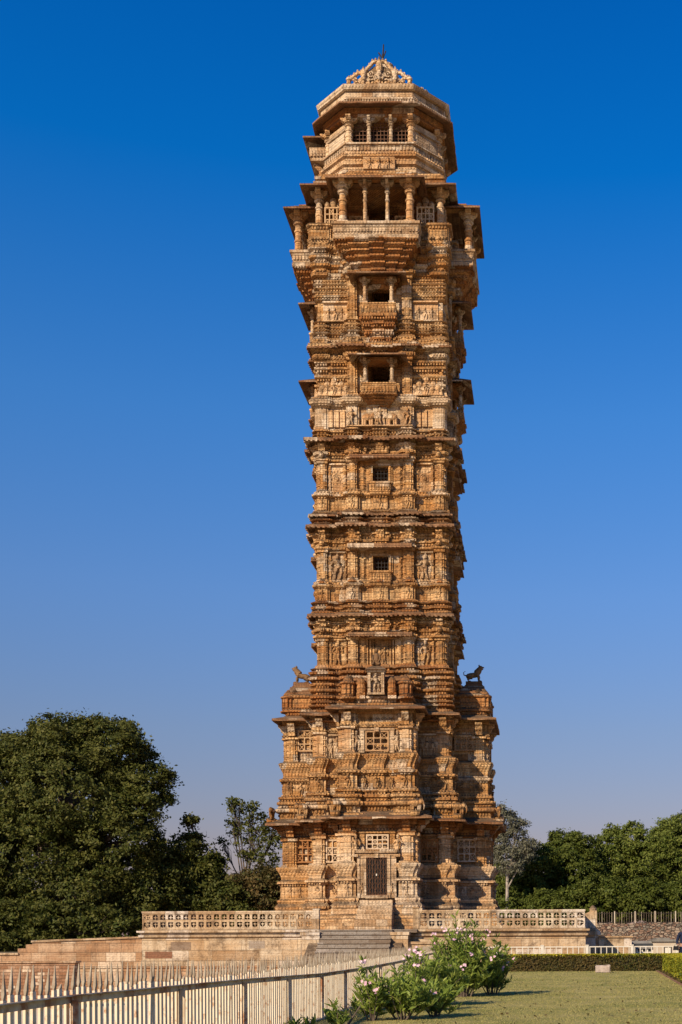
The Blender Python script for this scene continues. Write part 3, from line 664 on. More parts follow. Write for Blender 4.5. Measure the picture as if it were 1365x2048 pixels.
def shafteave(y, out=.42, drop=.12, th=.10):
    mb = MB(); zz = zb(y); P = plan([(.98, 3.0), (1.56, 3.12), (2.38, 2.82), (2.92, 2.92)])
    eave(mb, P, zz, out, drop, th, rise=.05, jit=.03)
    dentils(mb, P, out-.05, zz-drop-.05, zz-drop+.03, .2, .5, .08, .01)
    part('eave', mb, 'eave', (0,))
def hood(y0, y1, hw=1.45, out=.42):
    mb = MB(); mb.box(-hw, hw, -3.06-out, -2.9, zb(y1), zb(y0)); 
    mb.frus((-hw+.05, hw-.05, -3.0-out, -2.9, zb(y0)), (-hw+.2, hw-.2, -3.1, -2.9, zb(y0)+.12))
    for i in range(14): xx = -hw+.1+i*(2*hw-.2)/13; mb.ell((xx, -3.06-out, zb(y1)), (.05, .04, .05), 6, 4)
    part('window_hood', mb, 'eave')
def brackets(y0, y1):
    mb = MB()
    for s_ in (-1, 1):
        for X, d in ((s_*1.28, 3.05), (s_*2.66, 2.9)): mb.mark(); bracket(mb, X, d, zb(y0), zb(y1), .3, .36); mb.ell((X, -d-.2, zb(y0)+.05), (.13, .16, .14))
        pass
    mb.mark(); bracket(mb, 0, 3.05, zb(y0), zb(y1), .34, .3)
    part('eave_bracket', mb, 'stone')
hood(1269, 1276); brackets(1262, 1240); shafteave(1230)
# storey 4
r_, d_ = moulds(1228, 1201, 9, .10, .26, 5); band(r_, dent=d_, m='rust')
band([(1201, .06), (1175, .06), (1173, .18), (1169, .18), (1167, .1), (1163, .14), (1160, .02)], figs=((1199, 1176, 1),), dent=((1176, 1173, .05),))
mb = MB()
for s_ in (-1, 1):
    for X, d in ((s_*1.28, 3.15), (s_*2.68, 2.9), (s_*.0, 3.1)):
        if X == 0 and s_ == 1: continue
        mb.mark(); mb.lathe([(zb(1166), .24), (zb(1163), .24), (zb(1160), .17), (zb(1157), .08), (zb(1154), .03)], X, -d, 10)
part('pilaster_dome', mb, 'rust')
zone(1162, 1098, .36, 1.3); panel(1160, 1101, 'big', 'cream')
def window(y0, y1, ys, hw=.36, grid=True):
    r0 = bpy.data.objects.new('window', None); C.objects.link(r0); r0.parent = tower; objs = []
    mb = MB()
    for s_ in (-1, 1): mb.box(s_*hw, s_*(hw+.1), -3.06, -2.85, zb(y0), zb(y1)); mb.box(s_*(hw+.1), s_*(hw+.18), -3.0, -2.85, zb(y0), zb(y1)+.05)
    mb.box(-hw-.1, hw+.1, -3.065, -2.85, zb(y1), zb(y1)+.08)
    # wall above and below the opening
    mb.box(-hw-.01, hw+.01, -2.97, -2.3, zb(y1)+.02, zb(y1-14)); mb.box(-hw-.01, hw+.01, -2.97, -2.3, zb(ys+6), zb(y0))
    objs.append(mb.build('window_frame', M['stone'], r0))
    mb = MB(); mb.box(-.5, .5, -3.3, -2.9, zb(y0)-.08, zb(y0)); mb.box(-.46, .46, -3.26, -2.9, zb(ys), zb(y0)-.08); dentils(mb, [(-.46, -3.26), (.46, -3.26), (.46, -2.9), (-.46, -2.9)], 0, zb(ys)+.08, zb(y0)-.12, .11, .5, .03); mb.frus((-.36, .36, -3.1, -2.9, zb(ys)-.14), (-.5, .5, -3.3, -2.9, zb(ys)))
    objs.append(mb.build('window_sill', M['stone'], r0))
    mb = MB()
    for i in range(5): xx = -hw+2*hw*(i+.5)/5; mb.box(xx-.012, xx+.012, -2.86, -2.84, zb(y0), zb(y1)+.02)
    for i in range(4): zz = zb(y0)+(zb(y1)-zb(y0))*(i+.5)/4; mb.box(-hw, hw, -2.87, -2.85, zz-.012, zz+.012)
    objs.append(mb.build('window_grille', M['iron'], r0))
    for k in (1, 3):
        q = r0.copy(); C.objects.link(q); q.parent = tower; q.rotation_euler = (0, 0, k*math.pi/2)
        for c_ in objs: d = c_.copy(); C.objects.link(d); d.parent = q
window(1144, 1112, 1166)
band([(1099, .02), (1097, .12), (1093, .12), (1091, .04), (1085, .03), (1084, .12), (1079, .12), (1077, .02), (1072, .04), (1070, .14), (1066, .14), (1064, .05), (1054, .05), (1053, .12), (1050, .12)], dent=((1090, 1086, .03), (1077, 1073, .02), (1062, 1057, .03)), m='stone')
hood(1092, 1100); brackets(1088, 1062); shafteave(1052, .46)
# storey 5
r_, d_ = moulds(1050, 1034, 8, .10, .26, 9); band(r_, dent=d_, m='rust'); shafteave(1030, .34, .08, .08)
band([(1029, .1), (1026, .2), (1022, .14), (1020, .06), (994, .06), (992, .18), (987, .18), (985, .06), (982, .1), (979, .02)], figs=((1018, 995, 1),), dent=((1021, 1018, .08), (996, 993, .05)))
zone(984, 920, .36, 1.3); panel(982, 924, 'sun', 'base'); window(966, 932, 986)
band([(922, .02), (920, .12), (916, .12), (914, .04), (909, .03), (908, .12), (903, .12), (901, .02), (896, .04), (894, .14), (890, .14), (888, .05), (882, .05), (880, .14)], dent=((913, 910, .03), (900, 897, .02)), m='stone')
hood(914, 921, 1.35, .36); brackets(912, 890); shafteave(880, .5, .13, .12)
# storey 6
SP6 = shaftplan(2.86, .05, .05)
r_, d_ = moulds(879, 857, 7, .08, .22, 12); band(r_, dent=d_)
band([(858, .04), (814, .04), (812, .12), (808, .24), (803, .28), (800, .26), (797, .14), (794, .16), (791, .02)], plan_=SP6, dent=((812, 808, .12), (797, 794, .12)), m='cream')
mb = MB()
for k in (0, 1, 3):
    mb.T = ROT(k); z0 = zb(854); mb.box(-1.5, 1.5, -3.3, -2.9, zb(856), z0)
    elephant(mb, -.56, 3.14, z0, .62, 1); elephant(mb, .56, 3.14, z0, .62, -1); figure(mb, 0, 3.2, z0, .78, 4, 4, 1.2); figure(mb, -1.28, 3.24, z0, .78, 6, 2, 1.3); figure(mb, 1.28, 3.24, z0, .78, 7, 2, 1.3)
    for s_ in (-1, 1):
        for q in range(3): mb.box(s_*(1.62+.28*q), s_*(1.84+.28*q), -2.94, -2.8, zb(852), zb(818)); 
part('figure_frieze', mb, 'base', (0,), 'frieze of carved elephants and dancers under a balcony')
def balcony(yc, ycol, yrail, yrb, ycorb, hwc=1.3, hwr=.8, dr=3.62, dc=4.05):
    z_ = lambda y: ZD(y, 3.6)
    r0 = bpy.data.objects.new('balcony', None); C.objects.link(r0); r0.parent = tower; O = []
    mb = MB(); canopy(mb, hwc, 2.9, dc, z_(yc)+.42, z_(yc), .07); O.append(mb.build('canopy', M['eave'], r0))
    for s_ in (-1, 1):
        mb = MB(); column(mb, s_*.6, dr-.12, z_(yrail), z_(ycol)+.15, .085, .16, 10); O.append(mb.build('column', M['cream'], r0, False))
    mb = MB(); mb.box(-hwr, hwr, -dr+.1, -2.8, z_(ycol)+.14, z_(ycol)+.26)
    O.append(mb.build('lintel', M['rust'], r0))
    mb = MB(); mb.box(-hwr, hwr, -dr-.02, -dr+.12, z_(yrail)-.06, z_(yrail)); mb.frus((-hwr+.06, hwr-.06, -dr+.06, -2.9, z_(yrb)), (-hwr, hwr, -dr, -2.9, z_(yrail)-.06))
    P = [(-hwr, -dr), (hwr, -dr), (hwr, -2.9), (-hwr, -2.9)]; dentils(mb, P, -.03, z_(yrb)+.08, z_(yrail)-.1, .13, .6, .03)
    O.append(mb.build('balustrade', M['stone'], r0))
    mb = MB(); n = 5; H = z_(yrb)-z_(ycorb)
    for i in range(n):
        t = i/(n-1); a = hwr*(1.02-.45*t); d = dr+.03-(dr-3.05)*t*.9; zt_ = z_(yrb)-H*i/n
        mb.frus((-a+.04, a-.04, -d+.05, -2.9, zt_-H/n+.01), (-a, a, -d, -2.9, zt_-H/n*.5)); mb.box(-a-.02, a+.02, -d-.03, -2.9, zt_-H/n*.5, zt_)
        mb.box(-.25, .25, -d-.1+.04*t, -2.9, zt_-H/n*.55, zt_-.02)
        dentils(mb, [(-a, -d), (a, -d), (a, -2.9), (-a, -2.9)], 0, zt_-H/n+.02, zt_-H/n*.55, .12, .5, .04)
    O.append(mb.build('corbel', M['rust'], r0))
    for k in (1, 3):
        q = r0.copy(); C.objects.link(q); q.parent = tower; q.rotation_euler = (0, 0, k*math.pi/2)
        for c_ in O: d = c_.copy(); C.objects.link(d); d.parent = q
def openzone(y0, y1, hw, hd, B=2.86, m='stone'):
    mb = MB(); stack(mb, plan([(hw, B-hd), (1.0, B+.08), (1.5, B+.1), (B, B)]), [(zb(y0), 0), (zb(y1), 0)]); part('storey_wall', mb, m, (0,))
openzone(793, 716, .56, 2.5)
def zribs(y0, y1, m='stone'):
    mb = MB()
    for s_ in (-1, 1): pilaster(mb, s_*1.24, 2.94, zb(y0), zb(y1), .42, .16)
    part('pilaster', mb, m)
zribs(793, 716)
for yy in (770, 752, 735, 722):
    P = plan([(.58, .4), (1.5, 2.5), (2.9, 2.9)]); mb = MB(); stack(mb, P, [(zb(yy+3), 0), (zb(yy+2), .09), (zb(yy-2), .1), (zb(yy-3), 0)]); dentils(mb, P, 0, zb(yy+7), zb(yy+3), .12); part('shaft_band', mb, 'stone', (0,))
mb = MB()
for s_ in (-1, 1):
    X = s_*2.1; z0 = zb(791); mb.mark(); mb.box(X-.7, X+.7, -2.93, -2.85, z0, z0+.55)
    for q, (a, h) in enumerate(((0, .95), (-.32, .7), (.32, .7), (-.55, .5), (.55, .5))):
        mb.frus((X+a-.2, X+a+.2, -3.06, -2.8, z0), (X+a-.14, X+a+.14, -2.95, -2.8, z0+h*.75)); mb.ell((X+a, -2.95, z0+h*.78), (.14, .1, .14)); figure(mb, X+a, 3.02, z0+.03, h*.6, q)
part('relief_panel', mb, 'base', (0, 1, 3))
balcony(718, 724, 765, 787, 806)
band([(717, .04), (714, .12), (708, .14), (706, .04), (703, .06), (700, .2), (695, .3), (691, .32), (688, .2), (685, .1), (680, .16), (676, .12)], plan_=SP6, dent=((712, 709, .1), (705, 702, .05), (688, 685, .12)))
shafteave(694, .36, .1, .08)
# storey 7
r_, d_ = moulds(678, 640, 8.5, .03, .16, 22); band(r_, plan_=SP6, dent=d_)
openzone(641, 556, .56, 2.5); zribs(641, 552)
for s_ in (-1, 1):
    mb = MB(); X = s_*2.05
    for q in (-1, 0, 1): figure(mb, X+.3*q, 2.88, zb(639), .62, q+5*s_, 2, 1.1)
    mb.box(X-.55, X+.6, -3.0, -2.8, zb(641), zb(639)); mb.box(X-.54, X+.59, -2.9, -2.8, zb(639), zb(604)); mb.box(X-.55, X+.6, -3.02, -2.8, zb(604), zb(601)); part('relief_panel', mb, 'base')
P = plan([(.58, .4), (1.5, 2.5), (2.9, 2.9)]); mb = MB(); r_, d_ = moulds(600, 552, 9, .02, .14, 31); stack(mb, P, [(zb(y), o) for y, o in r_])
for a, b, o in d_: dentils(mb, P, o, zb(a), zb(b), .12)
part('shaft_band', mb, 'stone', (0,))
balcony(556, 563, 605, 627, 690)
# corbelled band below the top gallery
SP7 = shaftplan(2.88, .05, .0)
band([(553, .04), (551, .14), (546, .16), (543, .06), (536, .06), (533, .16), (527, .18), (524, .10), (520, .1), (517, .22), (511, .24), (508, .14), (503, .15), (500, .26), (494, .28), (491, .18), (487, .2), (484, .24), (458, .24), (456, .32), (452, .32), (450, .26)], plan_=SP7, m='stone',
     dent=((542, 538, .05), (523, 520, .08), (507, 503, .13), (491, 487, .17), (462, 458, .23), (483, 478, .23)))
# big front / side corbels carrying the gallery
zc = lambda y: ZD(y, 4.3)
gal = []
mb = MB(); n = 9
lev = [(552, .72, 3.1), (540, .80, 3.15), (528, .92, 3.25), (517, 1.06, 3.38), (506, 1.22, 3.52), (496, 1.38, 3.68), (487, 1.55, 3.84), (479, 1.72, 4.0), (472, 1.84, 4.12)]
for i in range(len(lev)-1):
    (ya, a, d), (yb, a2, d2) = lev[i], lev[i+1]
    z0, z1 = zc(ya), zc(yb); zm = z0+(z1-z0)*.55
    mb.frus((-a, a, -d, -2.8, z0), (-a2, a2, -d2, -2.8, zm)); mb.box(-a2-.03, a2+.03, -d2-.04, -2.8, zm, z1)
    mb.frus((-.22, .22, -d-.12, -2.8, z0), (-.3, .3, -d2-.16, -2.8, zm)); mb.box(-.33, .33, -d2-.2, -2.8, zm+.01, z1-.01)
    mb.frus((-a*.72, a*.72, -d-.06, -2.8, z0), (-a2*.72, a2*.72, -d2-.08, -2.8, zm)); mb.box(-a2*.74, a2*.74, -d2-.11, -2.8, zm+.005, z1-.005)
    dentils(mb, [(-a2, -d2), (a2, -d2), (a2, -2.8), (-a2, -2.8)], 0, z1-.11, z1-.02, .13, .5, .07)
part('gallery_corbel', mb, 'rust')
mb = MB(); mb.frus((-1.82, 1.82, -4.1, -3.0, zc(472)), (-1.92, 1.92, -4.24, -3.0, zc(446))); mb.box(-1.97, 1.97, -4.3, -3.0, zc(446), zc(441)); mb.box(-1.9, 1.9, -4.2, -3.0, zc(474), zc(466))
dentils(mb, [(-1.88, -4.17), (1.88, -4.17), (1.88, -3.0), (-1.88, -3.0)], 0, zc(460), zc(448), .14, .6, .04)
part('gallery_balustrade', mb, 'cream')
# storey 8 gallery
zg = lambda y: ZD(y, 4.3); G0, G1 = zg(444), zg(352)
mb = MB(); stack(mb, plan([(.7, .3), (1.2, 1.7), (1.7, 1.7)]), [(zb(452), 0), (G1+.3, 0)]); part('storey_wall', mb, 'rust', (0,))
mb = MB(); stack(mb, plan([(3.1, 3.1)]), [(zb(452), 0), (zb(448), .0)]); part('gallery_floor', mb, 'stone', (0,))
for s_ in (-1, 1):
    mb = MB(); column(mb, s_*1.5, 3.97, G0, G1, .17, .3); part('column', mb, 'base')
    mb = MB(); column(mb, s_*.5, 4.0, G0, G1, .085, .22); part('thin_column', mb, 'cream')
    mb = MB(); column(mb, s_*2.77, 2.77, zb(450), zb(377), .16, .26); part('column', mb, 'base', (0, 2))
    mb = MB(); a, b = sorted((s_*1.7, s_*2.5)); jali(mb, a, b, zb(450), zb(412), 2.9, 4, 3, seed=s_); part('lattice_window', mb, 'jali')
    mb = MB(); a, b = sorted((s_*.6, s_*1.5)); jali(mb, a, b, zb(450), zb(410), 2.1, 3, 3, seed=2); part('lattice_window', mb, 'jali')
    mb = MB(); x0 = s_*2.1
    for q in range(3): mb.lathe([(zb(411)+.0, .1), (zb(405), .13), (zb(400), .05)], x0-.28+.28*q, -2.88, 8)
    mb.ell((x0, -2.88, zb(400)), (.16, .08, .22)); part('gallery_cresting', mb, 'cream')
mb = MB(); mb.box(-1.72, 1.72, -4.14, -3.8, G1, G1+.2); mb.box(-1.72, -1.4, -3.9, -2.6, G1, G1+.2); mb.box(1.4, 1.72, -3.9, -2.6, G1, G1+.2); mb.box(-1.72, 1.72, -3.9, -2.5, G1+.2, G1+.26); part('gallery_lintel', mb, 'rust')
mb = MB(); stack(mb, plan([(2.95, 2.95)]), [(zb(377), 0), (zb(370), .0), (zb(368), .05), (zb(360), .05)]); part('gallery_lintel', mb, 'rust', (0,))
mb = MB(); stack(mb, plan([(2.2, 2.2)]), [(zb(362), 0), (zb(345), 0)]); 
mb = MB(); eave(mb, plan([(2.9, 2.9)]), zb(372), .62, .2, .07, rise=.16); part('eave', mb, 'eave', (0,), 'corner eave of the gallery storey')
mb = MB(); canopy(mb, 2.2, 2.7, 4.54, ZD(345, 4.8)+.62, ZD(347, 4.8), .08); part('gallery_canopy', mb, 'eave')
# stepped roof edge between storeys 8 and 9
PQ = plan([(1.5, 3.1), (2.4, 2.6), (2.8, 2.8)])
zt = lambda y: ZD(y, 3.0)
mb = MB(); stack(mb, plan([(1.3, 3.0), (2.0, 2.75), (2.75, 2.75)]), [(zt(368), .1), (zt(358), .1), (zt(356), .2), (zt(350), .2), (zt(348), .05), (zt(343), .05), (zt(341), -.0)]); part('roof_terrace', mb, 'stone', (0,))
# storey 9: chamfered square lantern
def oct_(a, b): return [(-b, -a), (b, -a), (a, -b), (a, b), (b, a), (-b, a), (-a, b), (-a, -b)]
zo = lambda y: ZD(y, 2.9)
O9 = oct_(2.75, 1.6)
mb = MB(); stack(mb, O9, [(zo(350), -.05), (zo(345), .15), (zo(339), .18), (zo(337), .02), (zo(330), 0), (zo(327), .12), (zo(322), .15), (zo(320), .04), (zo(314), .0), (zo(311), .12), (zo(307), .14), (zo(305), .0), (zo(296), -.05)])
for a, b in ((336, 332), (319, 315), (305, 300)): dentils(mb, O9, .0, zo(a), zo(b), .13)
part('lantern_base', mb, 'base', (0,))
mb = MB()
for k in (0, 1, 3):
    mb.mark(); mb.T = ROT(k); mb.box(-.72, .72, -2.98, -2.7, zo(340), zo(316))
    for q in (-1, 0, 1): figure(mb, q*.42, 2.99, zo(339), .5, q+3, 4, 1.3)
part('relief_panel', mb, 'base', (0,))
mb = MB(); stack(mb, oct_(2.68, 1.52), [(zo(298), 0), (zo(286), .06), (zo(285), .14), (zo(282), .14)]); dentils(mb, oct_(2.7, 1.54), 0, zo(296), zo(287), .16, .6, .05); part('lantern_balustrade', mb, 'cream', (0,))
mb = MB(); stack(mb, oct_(1.75, .9), [(zo(290), 0), (zo(222), 0)]); part('lantern_core', mb, simple('interior_shade_tone', (.03, .02, .014), (.02, .013, .009), 2), (0,))  # core coloured near black for the shade behind the lantern openings
L0, L1 = zo(283), zo(228)
cols = []
for k in (0, 1, 3):
    for s_ in (-1, 1):
        mb = MB(); mb.T = ROT(k); column(mb, s_*1.42, 2.55, L0, L1, .15, .26); part('column', mb, 'base', (0,))
        mb = MB(); mb.T = ROT(k); column(mb, s_*.5, 2.6, L0, L1, .085, .2); part('thin_column', mb, 'cream', (0,))
mb = MB()
for k in (0, 1, 3):
    mb.T = ROT(k); mb.mark()
    for i in range(17): xx = -1.3+2.6*i/16; mb.box(xx-.012, xx+.012, -2.36, -2.34, L0, L1)
    for i in range(7): zz = L0+(L1-L0)*(i+.5)/7; mb.box(-1.35, 1.35, -2.37, -2.35, zz-.012, zz+.012)
part('window_grille', mb, 'redgrille', (0,))
for sgn in (-1, 1):      # panels on the chamfered sides
    mb = MB(); mb.T = Matrix.Rotation(sgn*math.pi/4, 4, 'Z'); D = (2.7+1.55)/math.sqrt(2)
    mb.box(-.75, .75, -D+.12, -D+.45, zo(284), zo(250)); mb.box(-.6, .6, -D+.06, -D+.2, zo(280), zo(258)); mb.box(-.75, .75, -D+.1, -D+.4, zo(246), zo(236))
    mb.box(-.8, .8, -D+.05, -D+.4, zo(250), zo(246))
    part('lantern_panel', mb, 'cream', (0,))
mb = MB(); stack(mb, oct_(2.72, 1.56), [(L1, 0), (L1+.16, 0), (L1+.17, .08), (zo(212), .08)]); part('lantern_lintel', mb, 'rust', (0,))
mb = MB(); eave(mb, oct_(2.65, 1.5), zo(217)+.22, .62, .20, .08, inner=-.5, rise=.1, jit=.015); part('eave', mb, 'eave', (0,), 'chamfered eave under the top parapet')
zr = lambda y: ZD(y, 2.9)
PR = oct_(2.9, 1.52)
mb = MB(); stack(mb, PR, [(zr(210), -.12), (zr(206), -.02), (zr(200), .0), (zr(199), .06), (zr(196), .06), (zr(195), 0), (zr(183), 0), (zr(182), .12), (zr(177), .18), (zr(173), .2), (zr(172), .0)])
dentils(mb, PR, 0, zr(206), zr(200), .12, .6, .05); part('parapet', mb, 'cream', (0,))
# roof dome and cresting
mb = MB(); mb.lathe([(40.0, 2.3), (40.9, 1.75), (41.6, 1.25), (42.1, .85), (42.6, .5), (42.95, .28), (43.05, .34), (43.15, .2), (43.25, .05)], 0, 0, 24)
part('dome', mb, 'cream', (0,), smooth=True)
def crest(mb, k, ang=None, hw=1.5, hh=1.0, d=2.75):
    mb.T = Matrix.Rotation(ang, 4, 'Z') if ang is not None else ROT(k)
    z0 = zr(172)
    def fin(x, h, r): mb.lathe([(z0, r*.7), (z0+h*.35, r*.55), (z0+h*.42, r*1.0), (z0+h*.5, r*.6), (z0+h*.58, r*1.1), (z0+h*.72, r*1.15), (z0+h*.86, r*.6), (z0+h, r*.1)], x, -d, 9)
    fin(0, 1.2*hh, .14)
    for s_ in (-1, 1):
        fin(s_*hw*.48, .82*hh, .13); fin(s_*hw*.93, .48*hh, .11)
        # scrolls sloping down from the middle
        for (a, ha, b, hb) in ((0.06, 1.0, .44, .6), (.5, .55, .92, .3)):
            pts = []
            for i in range(9):
                t = i/8; pts.append((s_*hw*(a+(b-a)*t), -d, z0+hh*(ha+(hb-ha)*t+.12*math.sin(math.pi*t)*(1 if t < .5 else .6))))
            mb.tube(pts, .085, 6); [mb.ell((p_[0], -d, p_[2]+.09), (.055, .05, .08), 6, 4) for p_ in pts[1::2]]
        for (cx, cz, rr) in ((.2, .2, .17), (.26, .52, .12), (.66, .16, .13), (.74, .32, .08), (.1, .42, .1)):
            P = [(s_*hw*cx+rr*math.cos(a_), -d, z0+hh*cz+rr*math.sin(a_)) for a_ in np.linspace(0, 5.6, 9)]
            mb.tube(P, .045, 5); mb.ell((s_*hw*cx, -d, z0+hh*cz), (rr*.45, .06, rr*.45), 6, 4)
    mb.frus((-hw*1.0, hw*1.0, -d+.02, -d+.12, z0), (-hw*.16, hw*.16, -d+.04, -d+.1, z0+hh*.84))
    figure(mb, 0, d+.04, z0, .5*hh, 3, 4, 1.3)
mb = MB(); crest(mb, 0, hh=1.22); part('crest', mb, 'base', (0,), 'carved triangular cresting of scrolls and finials on the front parapet', True)
for k in (1, 3): mb = MB(); crest(mb, k, None, 1.4, .5, 2.7); part('crest', mb, 'base', (0,), None, True)
for a in (-1, 1): mb = MB(); crest(mb, 0, a*math.pi/4, .8, .34, 2.8); part('crest', mb, 'base', (0,), None, True)
mb = MB()
zt0 = ZD(133, 0); mb.T = Matrix.Translation((-.5, 0, 0)); mb.tube([(.28, 0, zt0-.3), (.36, 0, zt0+1.05)], [.06, .03], 6); mb.tube([(.33, 0, zt0+.35), (.12, 0, zt0+.66)], .035, 5); mb.tube([(.31, 0, zt0+.25), (.1, 0, zt0+.4)], .022, 5); mb.tube([(.3, 0, zt0+.3), (.46, 0, zt0+.74)], .03, 5); mb.ell((.28, 0, zt0+.12), (.12, .12, .14))
for q in range(4): mb.ell((.31+random.uniform(-.04, .04), 0, zt0+.15+.13*q), (.05, .045, .07), 6, 4)
part('finial_rod', mb, 'iron', (0,))
# side box balcony with bracket on the left of the lantern, awnings left and right
for k, lab in ((3, 1),):
    q0 = bpy.data.objects.new('lantern_balcony', None); C.objects.link(q0); q0.parent = tower; q0.rotation_euler = (0, 0, k*math.pi/2)
    z1 = zo(262)
    mb = MB(); mb.box(-1.2, 1.2, -3.45, -2.6, z1-.28, z1-.2); mb.frus((-1.2, 1.2, -3.4, -2.6, z1-.2), (-1.26, 1.26, -3.5, -2.6, z1+.3)); dentils(mb, [(-1.22, -3.45), (1.22, -3.45), (1.22, -2.6), (-1.22, -2.6)], .02, z1-.1, z1+.2, .14, .6, .03); mb.build('balcony_parapet', M['cream'], q0)
    for s_ in (-1, 1):
        mb = MB(); mb.tube([(s_*.9, -2.75, z1-1.15), (s_*.9, -2.95, z1-.95), (s_*.9, -3.0, z1-.6), (s_*.9, -3.3, z1-.3)], [.1, .14, .12, .13], 6); mb.build('bracket', M['base'], q0)
    mb = MB(); canopy(mb, 1.5, 2.6, 3.75, z1+1.0, z1+.62, .07); mb.build('canopy', M['eave'], q0)

mb = MB()
for k in (0, 1, 3):
    mb.T = ROT(k)
    for (ya, yb_) in ((1262, 1246), (1085, 1068), (908, 893), (686, 674), (712, 702), (1226, 1214), (1048, 1038)):
        h = zb(yb_)-zb(ya)
        for i in range(17):
            x = -2.72+5.44*i/16+random.uniform(-.04, .04)
            if random.random() < .18: continue
            d = 3.2 if abs(x) < 1.5 else 2.92
            if random.random() < .5: figure(mb, x, d, zb(ya)+.02, h*random.uniform(.7, .95), i, 2, 1.5)
            else: mb.ell((x, -d, zb(ya)+h*.45), (.09, .07, h*random.uniform(.25, .42)), 6, 4); mb.ell((x+.1, -d, zb(ya)+h*.7), (.05, .06, h*.2), 5, 3)
mb.T = None; part('carved_frieze_row', mb, 'stone', (0,))
SIDE.T = None; o = SIDE.build('side_pilasters', M['stone'], tower); o['kind'] = 'stuff'
# ---- lion statues on the side roofs
def lion(loc, face, label):
    root = thing('lion_statue', label, 'statue', loc, 'stone lions on the side roofs'); root.scale = (.86,)*3
    mb = MB(); f = face
    # trunk and head as overlapping tapered tubes, fused by the remesh modifier
    mb.tube([(-f*.36, 0, .33), (-f*.2, 0, .36), (f*.02, 0, .38), (f*.2, 0, .47)], [.13, .15, .15, .19], 10)
    mb.ell((-f*.30, 0, .32), (.15, .14, .15), 10, 7)
    mb.tube([(f*.14, 0, .48), (f*.26, 0, .62), (f*.33, 0, .74)], [.20, .18, .14], 10)
    mb.ell((f*.36, 0, .78), (.14, .13, .13), 10, 7); mb.ell((f*.49, 0, .80), (.09, .08, .045), 8, 5); mb.ell((f*.46, 0, .70), (.07, .065, .035), 8, 5)
    for s_ in (-1, 1):
        mb.ell((f*.29, s_*.09, .90), (.045, .03, .055), 6, 4)
        mb.tube([(f*.18, s_*.10, .42), (f*.27, s_*.11, .26), (f*.26, s_*.11, .12), (f*.32, s_*.11, .02)], [.11, .08, .06, .06], 8); mb.ell((f*.36, s_*.11, .03), (.09, .06, .04), 7, 4)
        mb.tube([(-f*.30, s_*.09, .32), (-f*.16, s_*.12, .22), (-f*.36, s_*.12, .13), (-f*.29, s_*.12, .02)], [.14, .10, .06, .055], 8); mb.ell((-f*.24, s_*.12, .03), (.09, .06, .04), 7, 4)
    mb.tube([(-f*.44, 0, .36), (-f*.56, 0, .40), (-f*.58, 0, .54), (-f*.48, 0, .60)], [.045, .032, .03, .04], 6)
    b = mb.build('lion_body', M['lion'], root, True); md = b.modifiers.new('fuse', 'REMESH'); md.mode = 'VOXEL'; md.voxel_size = .018; md.use_smooth_shade = True
    mb = MB(); mb.box(-.45, .45, -.2, .2, -.22, .01); mb.box(-.5, .5, -.25, .25, -.26, -.2); mb.build('lion_base', M['eave'], root)
zl = z(1357)+.085*6+.1
lx, lz = PX(606, 1368, YC); rx, rz_ = PX(949, 1366, YC)
lion((lx, YC-.2, lz), -1, 'dark stone lion facing outward on the left side roof of the tower')
lion((rx, YC-.2, rz_), 1, 'dark stone lion with raised head on the right side roof of the tower')
mb = MB()
for (X0, zz0) in ((lx-XC, lz), (rx-XC, rz_)): mb.mark(); mb.frus((X0-.62, X0+.62, -.8, .6, zl-.7), (X0-.5, X0+.5, -.5, .3, zz0-.24))
part('roof_cap', mb, 'eave', (0,))

# ------------------------------------------------------------ the platform
HW = 9.03; PF = YC-HW       # front edge
plat = thing('stone_platform', 'broad stone platform with pierced balustrade and a stairway, carrying the tower', 'platform', (XC, YC, 0))
mb = MB(); mb.box(-HW, HW, -HW, HW, -1.4, FLOOR-.26); mb.build('platform_wall', M['wall'], plat)
mb = MB()
sq = lambda o: [(-HW-o, -HW-o), (HW+o, -HW-o), (HW+o, HW+o), (-HW-o, HW+o)]
mb.loops([[(x, y, zz) for x, y in sq(o)] for zz, o in ((FLOOR-.3, .02), (FLOOR-.26, .10), (FLOOR-.18, .12), (FLOOR-.16, .05), (FLOOR-.1, .05), (FLOOR-.08, .16), (FLOOR, .17), (FLOOR+.005, .0))]); mb.build('platform_cornice', M['wall'], plat)
for pa, pb_, ya, yb_, mm in ((291, 345, 1903, 1917, 'oldpatch'), (342, 382, 1884, 1900, 'greypatch'), (498, 530, 1882, 1897, 'greypatch'), (602, 640, 1886, 1915, 'greypatch')):
    mb = MB(); xa, zb2 = PX(pa, yb_, PF); xb, za2 = PX(pb_, ya, PF); mb.box(xa-XC, xb-XC, -HW-.006, -HW+.1, zb2, za2); o = mb.build('repair_block', M[mm], plat)
# balustrade halves (pierced), posts
def balus(x0, x1, y, nx, seed, m='wall'):
    mb = MB(); z0, z1 = FLOOR+.005, FLOOR+.79
    mb.T = Matrix.Translation((0, 0, 0))
    jali(mb, x0, x1, z0+.07, z1-.07, -y-.14, nx, 2, t=.12, fr=.05, bar=.10, seed=seed, soft=True)
    mb.box(x0-.03, x1+.03, y-.02, y+.22, z1-.07, z1); mb.box(x0-.02, x1+.02, y-.01, y+.2, z0, z0+.07)
    return mb
sl_, sr_ = PX(627, 1850, PF)[0]-XC, PX(838, 1850, PF)[0]-XC
o = balus(-HW+.02, sl_, -HW+.02, 22, 0).build('balustrade', M['wall'], plat)
o = balus(sr_, HW-.02, -HW+.02, 21, 1).build('balustrade', M['wall'], plat)
for sd in (-1, 1):
    mb = balus(-HW+.3, HW-.3, 0, 50, 0); 
    o = mb.build('balustrade', M['wall'], plat); o.rotation_euler = (0, 0, math.pi/2); o.location = (sd*(HW-.12)+.1, 0, 0)
